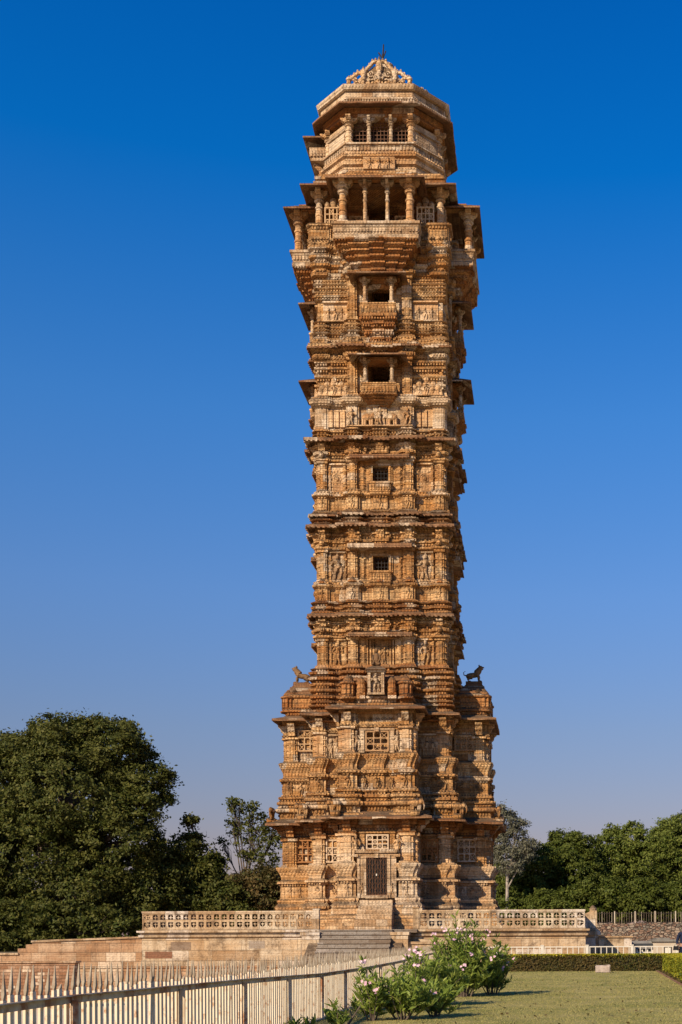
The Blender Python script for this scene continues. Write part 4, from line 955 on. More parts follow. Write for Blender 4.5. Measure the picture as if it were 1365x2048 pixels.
def post(x, y, w, z0, z1, dome=True):
    mb = MB(); mb.box(x-w/2, x+w/2, y-w/2, y+w/2, z0, z1); mb.box(x-w*.6, x+w*.6, y-w*.6, y+w*.6, z1, z1+.06)
    if dome: mb.lathe([(z1+.06, w*.5), (z1+.12, w*.45), (z1+.2, w*.1)], x, y, 12)
    return mb.build('gate_post', M['wall'], plat)
post(sl_+.12, -HW+.1, .24, FLOOR, FLOOR+.82, False); post(sr_-.12, -HW+.1, .24, FLOOR, FLOOR+.86, False)
mb = MB(); n = 17; r0 = (FLOOR+1.2)/n; a, b = PX(644, 1880, PF-.5)[0]-XC, PX(786, 1880, PF-.5)[0]-XC
for i in range(n):
    zt_ = FLOOR-r0*i-.004; mb.box(a, b, -HW-.3-.29*(i+1), -HW-.3-.29*i+.03, -1.3, zt_-.05); mb.box(a+.002, b-.002, -HW-.3-.29*(i+1)-.03, -HW-.3-.29*i+.02, zt_-.05, zt_)
mb.build('stair', M['step'], plat)
mb = MB(); mb.box(a-.15, sr_-.24+.2, -HW-.36, -HW-.0, FLOOR-.12, FLOOR+.012); mb.build('landing_slab', M['step'], plat)
for x0, x1 in ((a-.72, a-.003), (b+.003, b+.66)):
    mb = MB(); mb.box(x0, x1, -HW-.95, -HW-.02, -1.3, FLOOR-.22); mb.box(x0-.05, x1+.05 if x0 > 0 else x1, -HW-1.0, -HW-.02, FLOOR-.22, FLOOR-.1); mb.build('cheek_block', M['wall'], plat)
for s_ in (0, 1):
    x0 = a-.45 if s_ == 0 else b+.0; mb = MB(); mb.loops([[(x0+q, -HW-.9, -1.3), (x0+q, -HW-5.4, -1.3), (x0+q, -HW-5.4, -1.1), (x0+q, -HW-.9, FLOOR-.5)] for q in (0, .44)]); mb.build('cheek_wall', M['wall'], plat)
# lower ledge right of the stair
mb = MB(); lx0 = b+.66; mb.box(lx0, lx0+1.75, -HW-.75, -HW-.01, -.02, PX(860, 1885, PF-.5)[1]-.06); mb.box(lx0, lx0+1.8, -HW-.8, -HW-.01, PX(860, 1885, PF-.5)[1]-.06, PX(860, 1883, PF-.5)[1]); mb.build('lower_ledge', M['wall'], plat)
# side wing of the platform at the right
mb = MB(); e0 = PX(1197, 1860, 56)[0]-XC; fy = 56-YC
mb.box(HW-.01, e0, fy, fy+8, -.02, FLOOR-.26); mb.box(HW, e0+.12, fy-.1, fy+8, FLOOR-.26, FLOOR-.08); mb.box(HW, e0+.05, fy-.04, fy+8, FLOOR-.08, FLOOR-.01)
mb.build('platform_wing', M['wall'], plat)
mb = MB(); px0 = PX(1187, 1850, 56)[0]-XC; zt_ = PX(1187, 1821, 56)[1]; mb.box(px0-.16, px0+.16, fy, fy+.32, FLOOR-.01, zt_); mb.lathe([(zt_, .15), (zt_+.08, .17), (zt_+.2, .08), (zt_+.24, .02)], px0, fy+.16, 12); mb.build('gate_post', M['wall'], plat)
mb = MB(); mb.loops([[(HW-.1, q, FLOOR), (px0-.16, q, FLOOR), (px0-.16, q, zt_-.05), (HW-.1, q, FLOOR+.6)] for q in (fy+.08, fy+.24)]); mb.build('balustrade', M['wall'], plat)

# ------------------------------------------------------------ ground
def sheet(name, pts, zz, m, kind='structure'):
    me = bpy.data.meshes.new(name); me.from_pydata([(x, y, zz) for x, y in pts], [], [tuple(range(len(pts)))]); me.materials.append(M[m]); o = bpy.data.objects.new(name, me); C.objects.link(o); o['kind'] = kind; return o
sheet('ground', [(-1500, -200), (1500, -200), (1500, 3000), (-1500, 3000)], -1.2, 'pave')
FX = -3.8
def terr(name, x0, x1, y0, y1, z1, m, z0=-1.3):
    mb = MB(); mb.box(x0, x1, y0, y1, z0, z1); o = mb.build(name, M[m]); o['kind'] = 'structure'; return o
terr('lawn', FX-.06, 60, -60, 48.9, 0, 'lawn')
terr('path', FX-.06, 90, 48.9, 95.9, -.02, 'pave')
terr('earth_bank', -120, XC-HW-.01, 52.3, 400, .75, 'earth')
terr('raised_ground', XC-HW, 160, 96.4, 400, 2.1, 'earth')
# kerb under the fence
mb = MB(); mb.box(FX-.12, FX+.07, 3, 46, -.25, .03); o = mb.build('fence_kerb', M['plaster']); o['kind'] = 'structure'

# ------------------------------------------------------------ foreground picket fence
fence = thing('picket_fence', 'cream spiked metal picket fence with a rusty rail along the left edge of the lawn', 'fence', (FX, 8, 0))
def lerp(tab, v):
    for (a, b), (c, d) in zip(tab, tab[1:]):
        if v <= c: return b+(d-b)*max(0, (v-a)/(c-a))
    return tab[-1][1]
railz = [(0, .93), (9.97, .93), (15.6, .86), (21, .765), (26.2, .735), (33, .74), (37, .80), (46, .82)]
topz = [(0, 1.18), (10, 1.18), (15.6, 1.13), (21, 1.11), (37, 1.08), (46, 1.06)]
posts = [6.9, 9.97, 12.9, 15.6, 18.3, 21, 23.5, 26.2, 28.5, 30.9, 33.2, 35.4, 37.7, 40, 42.3, 44.6]
for y in posts:
    mb = MB(); zr_ = lerp(railz, y); mb.box(.03, .036, y-8-.035, y-8+.035, 0, zr_); mb.box(.03, .09, y-8-.035, y-8-.028, 0, zr_-.03)
    mb.build('fence_post', M['rail'], fence)
for y0, y1 in zip(posts, posts[1:]):
    mb = MB(); za, zc_ = lerp(railz, y0), lerp(railz, y1)
    v = []
    for (x0, x1, zo0, zo1) in ((.022, .03, -.055, .012), (.022, .075, .004, .012)):
        mb.add([(x0, y0-8, za+zo0), (x1, y0-8, za+zo0), (x1, y1-8, zc_+zo0), (x0, y1-8, zc_+zo0), (x0, y0-8, za+zo1), (x1, y0-8, za+zo1), (x1, y1-8, zc_+zo1), (x0, y1-8, zc_+zo1)], [(0,3,2,1),(4,5,6,7),(0,1,5,4),(1,2,6,5),(2,3,7,6),(3,0,4,7)])
    mb.build('rail', M['rail'], fence)
def picket(mb, y, r):
    zt_ = lerp(topz, y); sh = zt_-.19+r.uniform(-.015, .015); lean = r.uniform(-.02, .02)+(.08 if r.random() < .03 else 0); w = .026
    if r.random() < .12: zt_ = sh+.05
    yy = y-8; q = [(0, yy-w), (.006, yy-w), (.006, yy+w), (0, yy+w)]; t = .018
    mb.add([(-.018, yy-w, .02), (.0, yy-w, .02), (.0, yy+w, .02), (-.018, yy+w, .02), (-.018, yy-w+lean, sh), (0, yy-w+lean, sh), (0, yy+w+lean, sh), (-.018, yy+w+lean, sh)], [(0,3,2,1),(4,5,6,7),(0,1,5,4),(1,2,6,5),(2,3,7,6),(3,0,4,7)])
def tip(mb, y, r):
    return
pl = []; y = 7.0; rr = random.Random(3)
while y < 45.8: pl.append(y); y += .128*rr.uniform(.9, 1.1)
tips = random.Random(5)
def pick_full(y, mb):
    zt_ = lerp(topz, y)+tips.uniform(-.02, .02); sh = zt_-.2+tips.uniform(-.01, .01); lean = tips.uniform(-.012, .012)+(.05 if tips.random() < .04 else 0); w = .031; yy = y-8
    tl = lean+tips.uniform(-.03, .03); tx = tips.uniform(-.012, .01)
    if tips.random() < .07: zt_ = sh+.04
    mb.add([(-.02, yy-w, .02), (0, yy-w, .02), (0, yy+w, .02), (-.02, yy+w, .02), (-.02, yy-w+lean, sh), (0, yy-w+lean, sh), (0, yy+w+lean, sh), (-.02, yy+w+lean, sh)], [(0,3,2,1),(4,5,6,7),(0,1,5,4),(1,2,6,5),(2,3,7,6),(3,0,4,7)])
    return (yy, lean, sh, zt_, tl, tx, w)
def pick_tip(a, mb):
    yy, lean, sh, zt_, tl, tx, w = a
    h = (zt_-sh)
    mb.loops([[(tx*0-.014, yy-w*.7+lean, sh), (-.004, yy-w*.7+lean, sh), (-.004, yy+w*.7+lean, sh), (-.014, yy+w*.7+lean, sh)],
              [(-.02, yy-w*.62+lean, sh+h*.2), (0.004, yy-w*.62+lean, sh+h*.2), (0.004, yy+w*.62+lean, sh+h*.2), (-.02, yy+w*.62+lean, sh+h*.2)],
              [(tx-.002, yy+tl-.002, zt_), (tx+.002, yy+tl-.002, zt_), (tx+.002, yy+tl+.002, zt_), (tx-.002, yy+tl+.002, zt_)]])
mbF, mbT = MB(), MB()
for i, y in enumerate(pl):
    if i < 98:
        mb = MB(); a_ = pick_full(y, mb); o = mb.build('picket', M['picket'], fence)
        mb = MB(); pick_tip(a_, mb); mb.build('spike', M['pickettip'], o)
    else: a_ = pick_full(y, mbF); pick_tip(a_, mbT)
o = mbF.build('far_pickets', M['picket'], fence); o['kind'] = 'stuff'
o = mbT.build('far_spikes', M['pickettip'], fence); o['kind'] = 'stuff'

# ------------------------------------------------------------ left block wall
WY = 52.0
lw = thing('block_wall', 'old stone block wall with a coping, stepping down left of the platform', 'wall', (XC-HW, WY, 0))
xw = [PX(p, 1880, WY)[0]-(XC-HW) for p in (65, 52, 36, -60)]
zw = [PX(65, 1881, WY)[1], PX(282, 1872, WY)[1]]
mb = MB(); mb.add([(xw[0], 0, -1.3), (0, 0, -1.3), (0, .5, -1.3), (xw[0], .5, -1.3), (xw[0], 0, zw[0]-.08), (0, 0, zw[1]-.08), (0, .5, zw[1]-.08), (xw[0], .5, zw[0]-.08)], [(0,3,2,1),(4,5,6,7),(0,1,5,4),(1,2,6,5),(2,3,7,6),(3,0,4,7)])
mb.box(xw[1], xw[0]-.002, 0, .5, -1.3, PX(58, 1889, WY)[1]); mb.box(xw[2], xw[1]-.002, 0, .5, -1.3, PX(45, 1897, WY)[1]); mb.box(-90, xw[2]-.002, 0, .5, -1.3, PX(10, 1906, WY)[1]-.08)
mb.build('wall_face', M['oldwall'], lw)
mb = MB(); mb.add([(xw[0]-.03, -.06, zw[0]-.08), (0, -.06, zw[1]-.08), (0, .5, zw[1]-.08), (xw[0]-.03, .5, zw[0]-.08), (xw[0]-.03, -.06, zw[0]), (0, -.06, zw[1]), (0, .5, zw[1]), (xw[0]-.03, .5, zw[0])], [(0,3,2,1),(4,5,6,7),(0,1,5,4),(1,2,6,5),(2,3,7,6),(3,0,4,7)])
mb.box(-90, xw[2]+.04, -.06, .5, PX(10, 1906, WY)[1]-.08, PX(10, 1906, WY)[1]); mb.build('coping', M['wall'], lw)
# low red-brown masonry in front of it, and a ledge
lb = thing('low_masonry_wall', 'low reddish masonry wall seen between the fence pickets at far left', 'wall', (-24, 46, -1.2))
mb = MB(); xa = PX(150, 1930, 46)[0]+24; mb.box(-30, xa, 0, .5, 0, PX(60, 1926, 46)[1]+1.2); mb.build('wall_face', stone('red_masonry', cream=(.42, .27, .17), rust=(.32, .14, .07), rustiness=.6, darkness=.6, block=(.34, .12), carve=.2), lb)
mb = MB(); mb.box(-30, xa+.05, -.05, .52, PX(60, 1926, 46)[1]+1.2, PX(60, 1926, 46)[1]+1.26); mb.build('coping', M['oldwall'], lb)
pl_ = thing('footing_ledge', 'long stone footing ledge along the foot of the platform', 'ledge', (XC-HW, PF, 0))
mb = MB(); mb.box(-3.0, 7.2, -.55, -.01, -1.3, PX(300, 1936, PF-.5)[1]); mb.box(-3.02, 7.2, -.6, -.01, PX(300, 1936, PF-.5)[1], PX(300, 1936, PF-.5)[1]+.07); mb.build('ledge_block', M['oldwall'], pl_)

# ------------------------------------------------------------ right background
x0, zt_ = PX(1198, 1872, 56); x1 = PX(1264, 1872, 56)[0]
t = thing('parapet_wall', 'low plastered wall with a coping right of the platform wing', 'wall', (x0, 56, 0))
mb = MB(); mb.box(0, x1-x0, .06, 4, -.02, zt_-.08); mb.build('wall_face', M['wall'], t); mb = MB(); mb.box(-.02, x1-x0+.06, 0, 4, zt_-.08, zt_); mb.build('coping', M['wall'], t)
RY = 96.0; zt_ = PX(1280, 1846, RY)[1]
t = thing('rubble_wall', 'rough reddish rubble stone retaining wall behind the kiosk', 'wall', (0, RY, 0))
x0 = PX(1185, 1850, RY)[0]; mb = MB(); N_ = 60; top = [(x0+.95*i, zt_+random.uniform(-.05, .05)) for i in range(N_)]
mb.loops([[(x0+.95*N_, q, -.05), (x0, q, -.05)]+[(a, q, b) for a, b in top] for q in (0, .5)]); mb.build('wall_face', M['rubble'], t)
t2 = thing('iron_railing', 'tall dark iron railing with pale posts on top of the rubble wall', 'railing', (0, RY+.2, zt_-.03))
hh = PX(1280, 1823, RY)[1]-zt_; k = 0; xs = [PX(p, 1830, RY)[0] for p in (1230, 1271, 1311, 1352, 1392)]
for a in xs: mb = MB(); mb.box(a-.04, a+.04, -.04, .04, 0, hh+.06); mb.build('railing_post', M['palebark'] if False else M['plaster'], t2)
bars = []; a = x0
mb = MB(); mb.box(x0, x0+17, -.015, .015, hh-.12, hh-.08); mb.box(x0, x0+17, -.015, .015, .08, .12); mb.build('rail', M['iron'], t2)
while a < x0+13:
    mb = MB(); mb.box(a-.014, a+.014, -.012, .012, 0, hh+random.uniform(-.02, .03)); mb.build('railing_bar', M['bark'] if k % 4 else M['plaster'], t2); a += .19; k += 1
    if k > 95: break
# kiosk: dark glazed part and plastered box
KY = 60.0
xk0, zk = PX(1264, 1883, KY); xk1 = PX(1306, 1883, KY)[0]; xk2 = PX(1352, 1880, KY)[0]; zk2 = PX(1330, 1879, KY)[1]
t = thing('glazed_kiosk', 'small kiosk with a dark glazed front, in front of the rubble wall', 'kiosk', (xk0, KY, 0))
mb = MB(); W = xk1-xk0; mb.box(0, W, .08, 2.2, 0, zk-.1); mb.build('glazing', M['glass'], t)
mb = MB(); mb.loops([[(q, -.05, zk-.35), (q, .5, zk+.02), (q, 2.3, zk+.02), (q, 2.3, zk-.1), (q, .1, zk-.38)] for q in (-.05, W)]); mb.build('roof', M['slab'], t)
for i in range(5): mb = MB(); xx = W*i/4; mb.box(xx-.03, xx+.03, .02, .08, 0, zk-.36); mb.build('mullion', M['whitepaint'], t)
mb = MB(); mb.box(0, W, .03, .07, .52, .57); mb.build('crossbar', M['whitepaint'], t)
t = thing('utility_box', 'small plastered service hut with a slab roof and little metal door, right of the kiosk', 'hut', (xk1+.02, KY, 0))
W = xk2-xk1; mb = MB(); mb.box(0, W, 0, 2, 0, zk2-.1); mb.build('hut_wall', M['plaster'], t)
mb = MB(); mb.box(-.05, W+.08, -.1, 2.1, zk2-.1, zk2); mb.box(.15, W-.3, -.02, 1.9, zk2, zk2+.08); mb.build('roof', M['slab'], t)
dr = bpy.data.objects.new('door', None); C.objects.link(dr); dr.parent = t
mb = MB(); mb.box(W*.5, W*.76, -.02, .0, .05, .78); mb.build('door_panel', M['whitepaint'], dr)
mb = MB(); mb.box(W*.47, W*.5, -.04, 0, .0, .82); mb.box(W*.76, W*.79, -.04, 0, 0, .82); mb.box(W*.47, W*.79, -.042, 0, .78, .82); mb.build('door_frame', M['iron'], dr)
# white railing behind the hedge
BY = 49.5; zt_ = PX(1180, 1892, BY)[1]
t = thing('white_railing', 'low cream bar railing behind the far hedge', 'railing', (0, BY, 0))
for p in (905, 995, 1085, 1174.5, 1264.5, 1354):
    mb = MB(); a = PX(p, 1900, BY)[0]; mb.box(a-.06, a+.06, -.06, .06, 0, zt_+.02); mb.box(a-.07, a+.07, -.07, .07, zt_+.02, zt_+.05); mb.build('railing_post', M['whitepaint'], t)
mb = MB(); a, b = PX(905, 1900, BY)[0], PX(1375, 1900, BY)[0]; mb.box(a, b, -.02, .02, zt_-.05, zt_-.01); mb.box(a, b, -.02, .02, .12, .16); mb.build('rail', M['whitepaint'], t)
n = int((b-a)/.222)
for i in range(n): mb = MB(); xx = a+.12+.222*i; mb.box(xx-.016, xx+.016, -.016, .016, 0, zt_-.045); mb.build('railing_bar', M['whitepaint'], t)

# ------------------------------------------------------------ foliage
def leafmesh(name, m, P, Nn, size, aspect=.5, parent=None, rs=.45):
    """P: (n,3) positions, Nn: (n,3) rough normals; one pointed diamond leaf each"""
    n = len(P); r = rng
    d = r.normal(size=(n, 3)); d /= np.linalg.norm(d, axis=1)[:, None]
    nn = Nn+r.normal(size=(n, 3))*.7; nn /= np.linalg.norm(nn, axis=1)[:, None]
    u = np.cross(nn, d); u /= np.linalg.norm(u, axis=1)[:, None]; v = np.cross(nn, u)
    s = (size*r.uniform(1-rs, 1+rs, n))[:, None]
    V = np.empty((n, 4, 3)); V[:, 0] = P-u*s; V[:, 1] = P+v*s*aspect+nn*s*.1; V[:, 2] = P+u*s; V[:, 3] = P-v*s*aspect+nn*s*.1
    me = bpy.data.meshes.new(name); me.vertices.add(n*4); me.vertices.foreach_set('co', V.reshape(-1)); me.loops.add(n*4); me.loops.foreach_set('vertex_index', np.arange(n*4, dtype=np.int32))
    me.polygons.add(n); me.polygons.foreach_set('loop_start', np.arange(0, n*4, 4, dtype=np.int32)); me.polygons.foreach_set('loop_total', np.full(n, 4, dtype=np.int32)); me.update(); me.validate()
    me.materials.append(M[m]); o = bpy.data.objects.new(name, me); C.objects.link(o)
    if parent: o.parent = parent
    return o
def tree(name, label, cat, base, lobes, leaf, bark='bark', n=40000, size=.11, clump=.45, trunk=.3, group=None, dens=1.0, lean=(0, 0), asp=.5, perc=70, forks=3):
    """base (x,y,z); lobes: list of (dx,dy,dz,rx,ry,rz) relative to base"""
    t = thing(name, label, cat, base, group)
    ex = []
    for l in lobes:
        for q in range(4):
            a = random.uniform(0, 2*math.pi); e_ = random.uniform(.1, 1.3); ex.append((l[0]+l[3]*.95*math.cos(a)*math.cos(e_), l[1]+l[4]*.95*math.sin(a)*math.cos(e_), l[2]+l[5]*.95*math.sin(e_))+tuple(random.uniform(.16, .32)*v for v in l[3:]))
    nl = len(lobes); lobes = list(lobes)+ex
    P = []; Q = []; vol = np.array([l[3]*l[4]+l[3]*l[5] for l in lobes]); vol = vol/vol.sum()
    mb = MB()
    top = max(l[2] for l in lobes)
    tp = [(0, 0, -.2), (lean[0]*.3, lean[1]*.3, top*.25), (lean[0], lean[1], top*.55)]
    mb.tube(tp, [trunk*1.25, trunk*.85, trunk*.55], 9)
    for li, (l, f) in enumerate(zip(lobes, vol)):
        k = int(n*f/perc)+1
        c = np.array(l[:3]); r3 = np.array(l[3:])
        d = rng.normal(size=(k, 3)); d /= np.linalg.norm(d, axis=1)[:, None]
        rad = rng.uniform(.5, 1.08, k)**.55
        cc = c+d*r3*rad[:, None]
        cc = cc[cc[:, 2] > -.2]; d = d[:len(cc)]
        dd = (cc-c)/r3; nrm = dd/(np.linalg.norm(dd, axis=1)[:, None]+1e-6); nrm[:, 2] += .5
        m = rng.integers(int(perc*.5), int(perc*1.5), len(cc))
        idx = np.repeat(np.arange(len(cc)), m)
        sc = clump*rng.uniform(.55, 1.25, len(cc))[idx][:, None]
        P.append(cc[idx]+rng.normal(size=(len(idx), 3))*sc*np.array((.55, .55, .33))); Q.append(nrm[idx])
        if li >= nl: continue
        st = Vector(tp[1]).lerp(Vector(tp[2]), random.random()); mid = (st*.5+Vector(c)*.5)+Vector((0, 0, -.1*r3[2])); mb.tube([st, mid, Vector(c)], [trunk*.45, trunk*.3, trunk*.16], 6)
        for q in range(forks*2):
            e_ = Vector(cc[rng.integers(len(cc))]); s0 = mid.lerp(Vector(c), random.random()); mb.tube([s0, s0.lerp(e_, .5)+Vector((random.uniform(-.2, .2), random.uniform(-.2, .2), .15)), e_], [trunk*.15, trunk*.09, .012], 5)
    P = np.concatenate(P); Q = np.concatenate(Q)
    mb.build('trunk', M[bark], t); leafmesh('crown', leaf, P, Q, size, asp, t)
    return t
def lob(px, py, r_px, Y, base, ry=None, rz=None, dy=0):
    x, zz = PX(px, py, Y); r = r_px*Y/F
    return (x-base[0], dy, zz-base[2], r, ry or r, (rz*Y/F) if rz else r)
# big dark tree at left
Y = 63; bx = PX(120, 1800, Y)[0]; B = (bx, Y, .75)
L_ = [lob(*a, Y, B, dy=d_) for *a, d_ in ((140, 1455, 12, 0), (200, 1452, 14, 0), (335, 1560, 14, 0), (335, 1600, 10, 0), (290, 1505, 14, 0), (40, 1485, 14, 0), (130, 1500, 70, 0), (220, 1520, 78, 0), (60, 1540, 75, .5), (280, 1570, 56, 0), (-20, 1580, 80, 0), (150, 1600, 110, -1), (290, 1630, 48, -1), (250, 1700, 88, -1), (80, 1720, 110, -1.2), (-40, 1720, 100, 0), (170, 1800, 100, -1), (300, 1780, 70, 0), (20, 1820, 70, -1.5), (320, 1720, 40, 0), (170, 1470, 36, 0), (95, 1462, 28, 0), (255, 1475, 28, 0), (10, 1500, 34, 0))]
tree('spreading_tree', 'huge dark green dense tree filling the left behind the block wall', 'tree', B, L_, 'leafdark', n=250000, size=.082, clump=.38, trunk=.5, perc=80)
Y = 64; B = (PX(400, 1800, Y)[0], Y, .75)
L_ = [lob(*a, Y, B) for a in ((400, 1760, 48), (380, 1700, 34), (425, 1730, 22), (370, 1800, 60), (385, 1648, 10), (350, 1750, 44), (440, 1810, 40))]
tree('dark_tree', 'lower dark green tree between the huge tree and the spindly tree', 'tree', B, L_, 'leafdark', n=26000, size=.10, clump=.35, trunk=.22)
Y = 66; B = (PX(492, 1800, Y)[0], Y, .75)
L_ = [lob(*a, Y, B) for a in ((478, 1620, 20), (515, 1650, 26), (468, 1655, 16), (545, 1685, 24), (495, 1695, 24), (558, 1655, 12), (445, 1688, 9), (525, 1725, 26), (468, 1607, 8), (508, 1615, 10))]
tree('spindly_tree', 'thin sparse tree with open branches just left of the tower', 'tree', B, L_, 'leafdark', n=3300, size=.085, clump=.28, trunk=.11, perc=16, forks=9)
Y = 62; B = (PX(515, 1800, Y)[0], Y, .75)
L_ = [lob(*a, Y, B) for a in ((480, 1790, 40), (540, 1780, 42), (560, 1810, 40), (510, 1765, 30), (500, 1820, 40))]
tree('dry_shrub', 'brown and green bushy shrub at the left foot of the tower', 'shrub', B, L_, 'leafdry', n=22000, size=.09, clump=.3, trunk=.1)
Y = 61; B = (PX(455, 1810, Y)[0], Y, .75)
L_ = [lob(*a, Y, B) for a in ((450, 1800, 34), (420, 1825, 30), (480, 1825, 30))]
tree('dry_shrub', 'very dark low shrub beside the brown bushy shrub', 'shrub', B, L_, 'leafdark', n=9000, size=.09, clump=.3, trunk=.08)
Y = 58; B = (PX(60, 1860, Y)[0], Y, .75)
L_ = [lob(*a, Y, B) for a in ((40, 1850, 46), (90, 1850, 44), (10, 1870, 40), (130, 1845, 40), (170, 1860, 30), (210, 1850, 34), (250, 1858, 26))]
tree('low_shrub', 'olive grey shrub drooping over the block wall under the huge tree', 'shrub', B, L_, 'leafdark', n=26000, size=.085, clump=.3, trunk=.1)
Y = 99; B = (PX(1015, 1800, Y)[0], Y, 2.1)
L_ = [lob(*a, Y, B) for a in ((1010, 1650, 30), (1035, 1660, 22), (990, 1690, 30), (1050, 1700, 24), (1060, 1690, 14), (1005, 1625, 16), (1020, 1720, 34))]
tree('bare_tree', 'pale grey half-bare tree with white branches right behind the tower', 'tree', B, L_, 'leafgrey', 'palebark', n=13000, size=.09, clump=.36, trunk=.15, perc=24, forks=12)
for i, (c, lab, leaf, nn, base_px, Yt) in enumerate((
    (((1060, 1760, 60), (1030, 1790, 50), (1080, 1730, 42), (1010, 1760, 36), (1050, 1800, 60), (1100, 1790, 50)), 'dense green tree just right of the tower below the half-bare one', 'leafgreen', 34000, 1050, 104),
    (((1140, 1710, 42), (1165, 1700, 30), (1120, 1690, 26), (1150, 1760, 60), (1180, 1790, 50), (1120, 1790, 50)), 'green tree with a tufted top in the middle of the right tree line', 'leafgreen', 34000, 1150, 106),
    (((1235, 1715, 50), (1265, 1690, 40), (1220, 1740, 50), (1250, 1780, 60), (1290, 1740, 45), (1230, 1680, 24)), 'broad light green feathery tree in the right tree line', 'leafpale', 34000, 1245, 109),
    (((1340, 1690, 46), (1370, 1670, 40), (1310, 1720, 46), (1350, 1750, 60), (1330, 1665, 22), (1390, 1720, 60), (1420, 1740, 70)), 'tallest feathery tree at the right edge of the picture', 'leafpale', 38000, 1350, 107),
    (((1200, 1815, 40), (1170, 1810, 40), (1130, 1820, 36), (1090, 1820, 40), (1050, 1825, 40), (1015, 1825, 34)), 'low dark bushes behind the right balustrade', 'leafgreen', 26000, 1120, 100),
    (((1250, 1810, 40), (1290, 1800, 44), (1330, 1812, 40), (1370, 1805, 44), (1225, 1790, 30)), 'low dark green bushes behind the iron railing', 'leafgreen', 28000, 1300, 99.5))):
    B = (PX(base_px, 1800, Yt)[0], Yt, 2.1); L_ = [lob(a[0], a[1]-(2 if a[1] < 1770 else 0), a[2]*random.uniform(.85, 1.1), Yt, B, dy=random.uniform(-1.5, 1.5)) for a in c]
    tree('leafy_tree' if i < 4 else 'bushy_shrub', lab, 'tree' if i < 4 else 'shrub', B, L_, leaf, n=int(nn*1.7), size=.11, clump=.42, trunk=.2 if i < 4 else .08)
# backing woods so no horizon shows between the crowns
for nm, x0_, x1_, yy, h_, mm in (('distant_wood', -70, -13, 95, 4.0, 'leafdark'), ('distant_wood', -9, 70, 118, 6.2, 'leafdark')):
    n = 26000; P = np.column_stack([rng.uniform(x0_, x1_, n), rng.uniform(yy, yy+3, n), rng.uniform(.5, 1, n)**.7*(h_+.9*np.sin(rng.uniform(0, 6, n)))])
    o = leafmesh(nm, mm, P, np.tile((0, -1, .5), (n, 1)), .28, .6); tag(o, kind='stuff', label='low far-off wood closing the gaps behind the trees')

# hedges
def hedge(name, label, pts, wid, h, nleaf, top, side_m='leafhedge'):
    """pts: centre line start/end; leaves over a box core"""
    a, b = Vector(pts[0]), Vector(pts[1]); l = (b-a).length; ang = math.atan2(b.y-a.y, b.x-a.x)
    t = thing(name, label, 'hedge', (a.x, a.y, 0), None, ang)
    mb = MB(); mb.box(.03, l-.03, -wid/2+.05, wid/2-.05, 0, h-.06); mb.build('hedge_core', simple('hedge_core_dark', (.02, .018, .008), (.035, .028, .012), 12), t)  # plain very dark brown box behind the leaves
    n = nleaf; P = np.column_stack([rng.uniform(0, l, n), rng.uniform(-wid/2, wid/2, n), rng.uniform(0, h, n)])
    f = rng.integers(0, 4, n); P[f == 0, 1] = -wid/2+rng.normal(0, .035, (f == 0).sum()); P[f == 1, 1] = wid/2+rng.normal(0, .035, (f == 1).sum())
    e_ = (f == 2) & (rng.random(n) < .15); P[e_, 0] = np.where(rng.random(e_.sum()) < .5, 0, l)+rng.normal(0, .03, e_.sum())
    side = P[f < 2]; Nn = np.zeros_like(side); Nn[:, 1] = np.sign(side[:, 1]); Nn[:, 2] = .3
    leafmesh('hedge_foliage', side_m, np.concatenate([side, P[e_]]), np.concatenate([Nn, np.tile((1, 0, .3), (e_.sum(), 1))]), .035, .55, t)
    k = int(n*.6); T_ = np.column_stack([rng.uniform(-.03, l+.03, k), rng.uniform(-wid/2-.04, wid/2+.04, k), h-np.abs(rng.normal(0, .05, k))+.03*rng.random(k)])
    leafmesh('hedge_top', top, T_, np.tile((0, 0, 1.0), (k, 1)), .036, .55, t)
    return t
xh0, xh1 = PX(985, 1940, 48)[0], PX(1330, 1940, 48)[0]
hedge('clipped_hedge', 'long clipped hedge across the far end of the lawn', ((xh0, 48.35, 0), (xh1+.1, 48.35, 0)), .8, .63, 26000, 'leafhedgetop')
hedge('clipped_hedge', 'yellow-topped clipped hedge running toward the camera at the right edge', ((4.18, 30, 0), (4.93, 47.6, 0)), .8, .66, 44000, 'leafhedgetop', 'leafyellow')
mb = MB(); mb.loops([[(3.55, 30, q), (3.95, 30, q), (4.70, 48, q), (4.25, 48, q)] for q in (.0, .025)]); o = mb.build('mulch_bed', M['mulch']); o['kind'] = 'structure'
n = 2500; tt = rng.random(n); P = np.column_stack([3.62+.75*tt*.95+rng.uniform(0, .36, n), 30+18*tt, rng.uniform(.025, .05, n)]); o = leafmesh('fallen_leaves', 'leafdry', P, np.tile((0, 0, 1.), (n, 1)), .035, .6); tag(o, 'brown leaf litter along the foot of the right hedge', kind='stuff')

# rock on the lawn
xr, _ = PX(1206, 1944, 46.2); t = thing('rock', 'squarish pale pink stone block lying on the lawn before the far hedge', 'rock', (xr, 46.2, 0))
bm = bmesh.new(); bmesh.ops.create_cube(bm, size=1); bmesh.ops.scale(bm, vec=(.54, .34, .28), verts=bm.verts); bmesh.ops.bevel(bm, geom=list(bm.edges), offset=.03, segments=2, affect='EDGES'); bmesh.ops.subdivide_edges(bm, edges=list(bm.edges), cuts=2, use_grid_fill=True)
for v in bm.verts: v.co += Vector((random.uniform(-.012, .012), random.uniform(-.012, .012), random.uniform(-.012, .012))); v.co.z += .13+.03*(v.co.x > .1)*(v.co.z > .0)
me = bpy.data.meshes.new('rock_block'); bm.to_mesh(me); bm.free(); me.materials.append(M['rock']); o = bpy.data.objects.new('rock_block', me); C.objects.link(o); o.parent = t

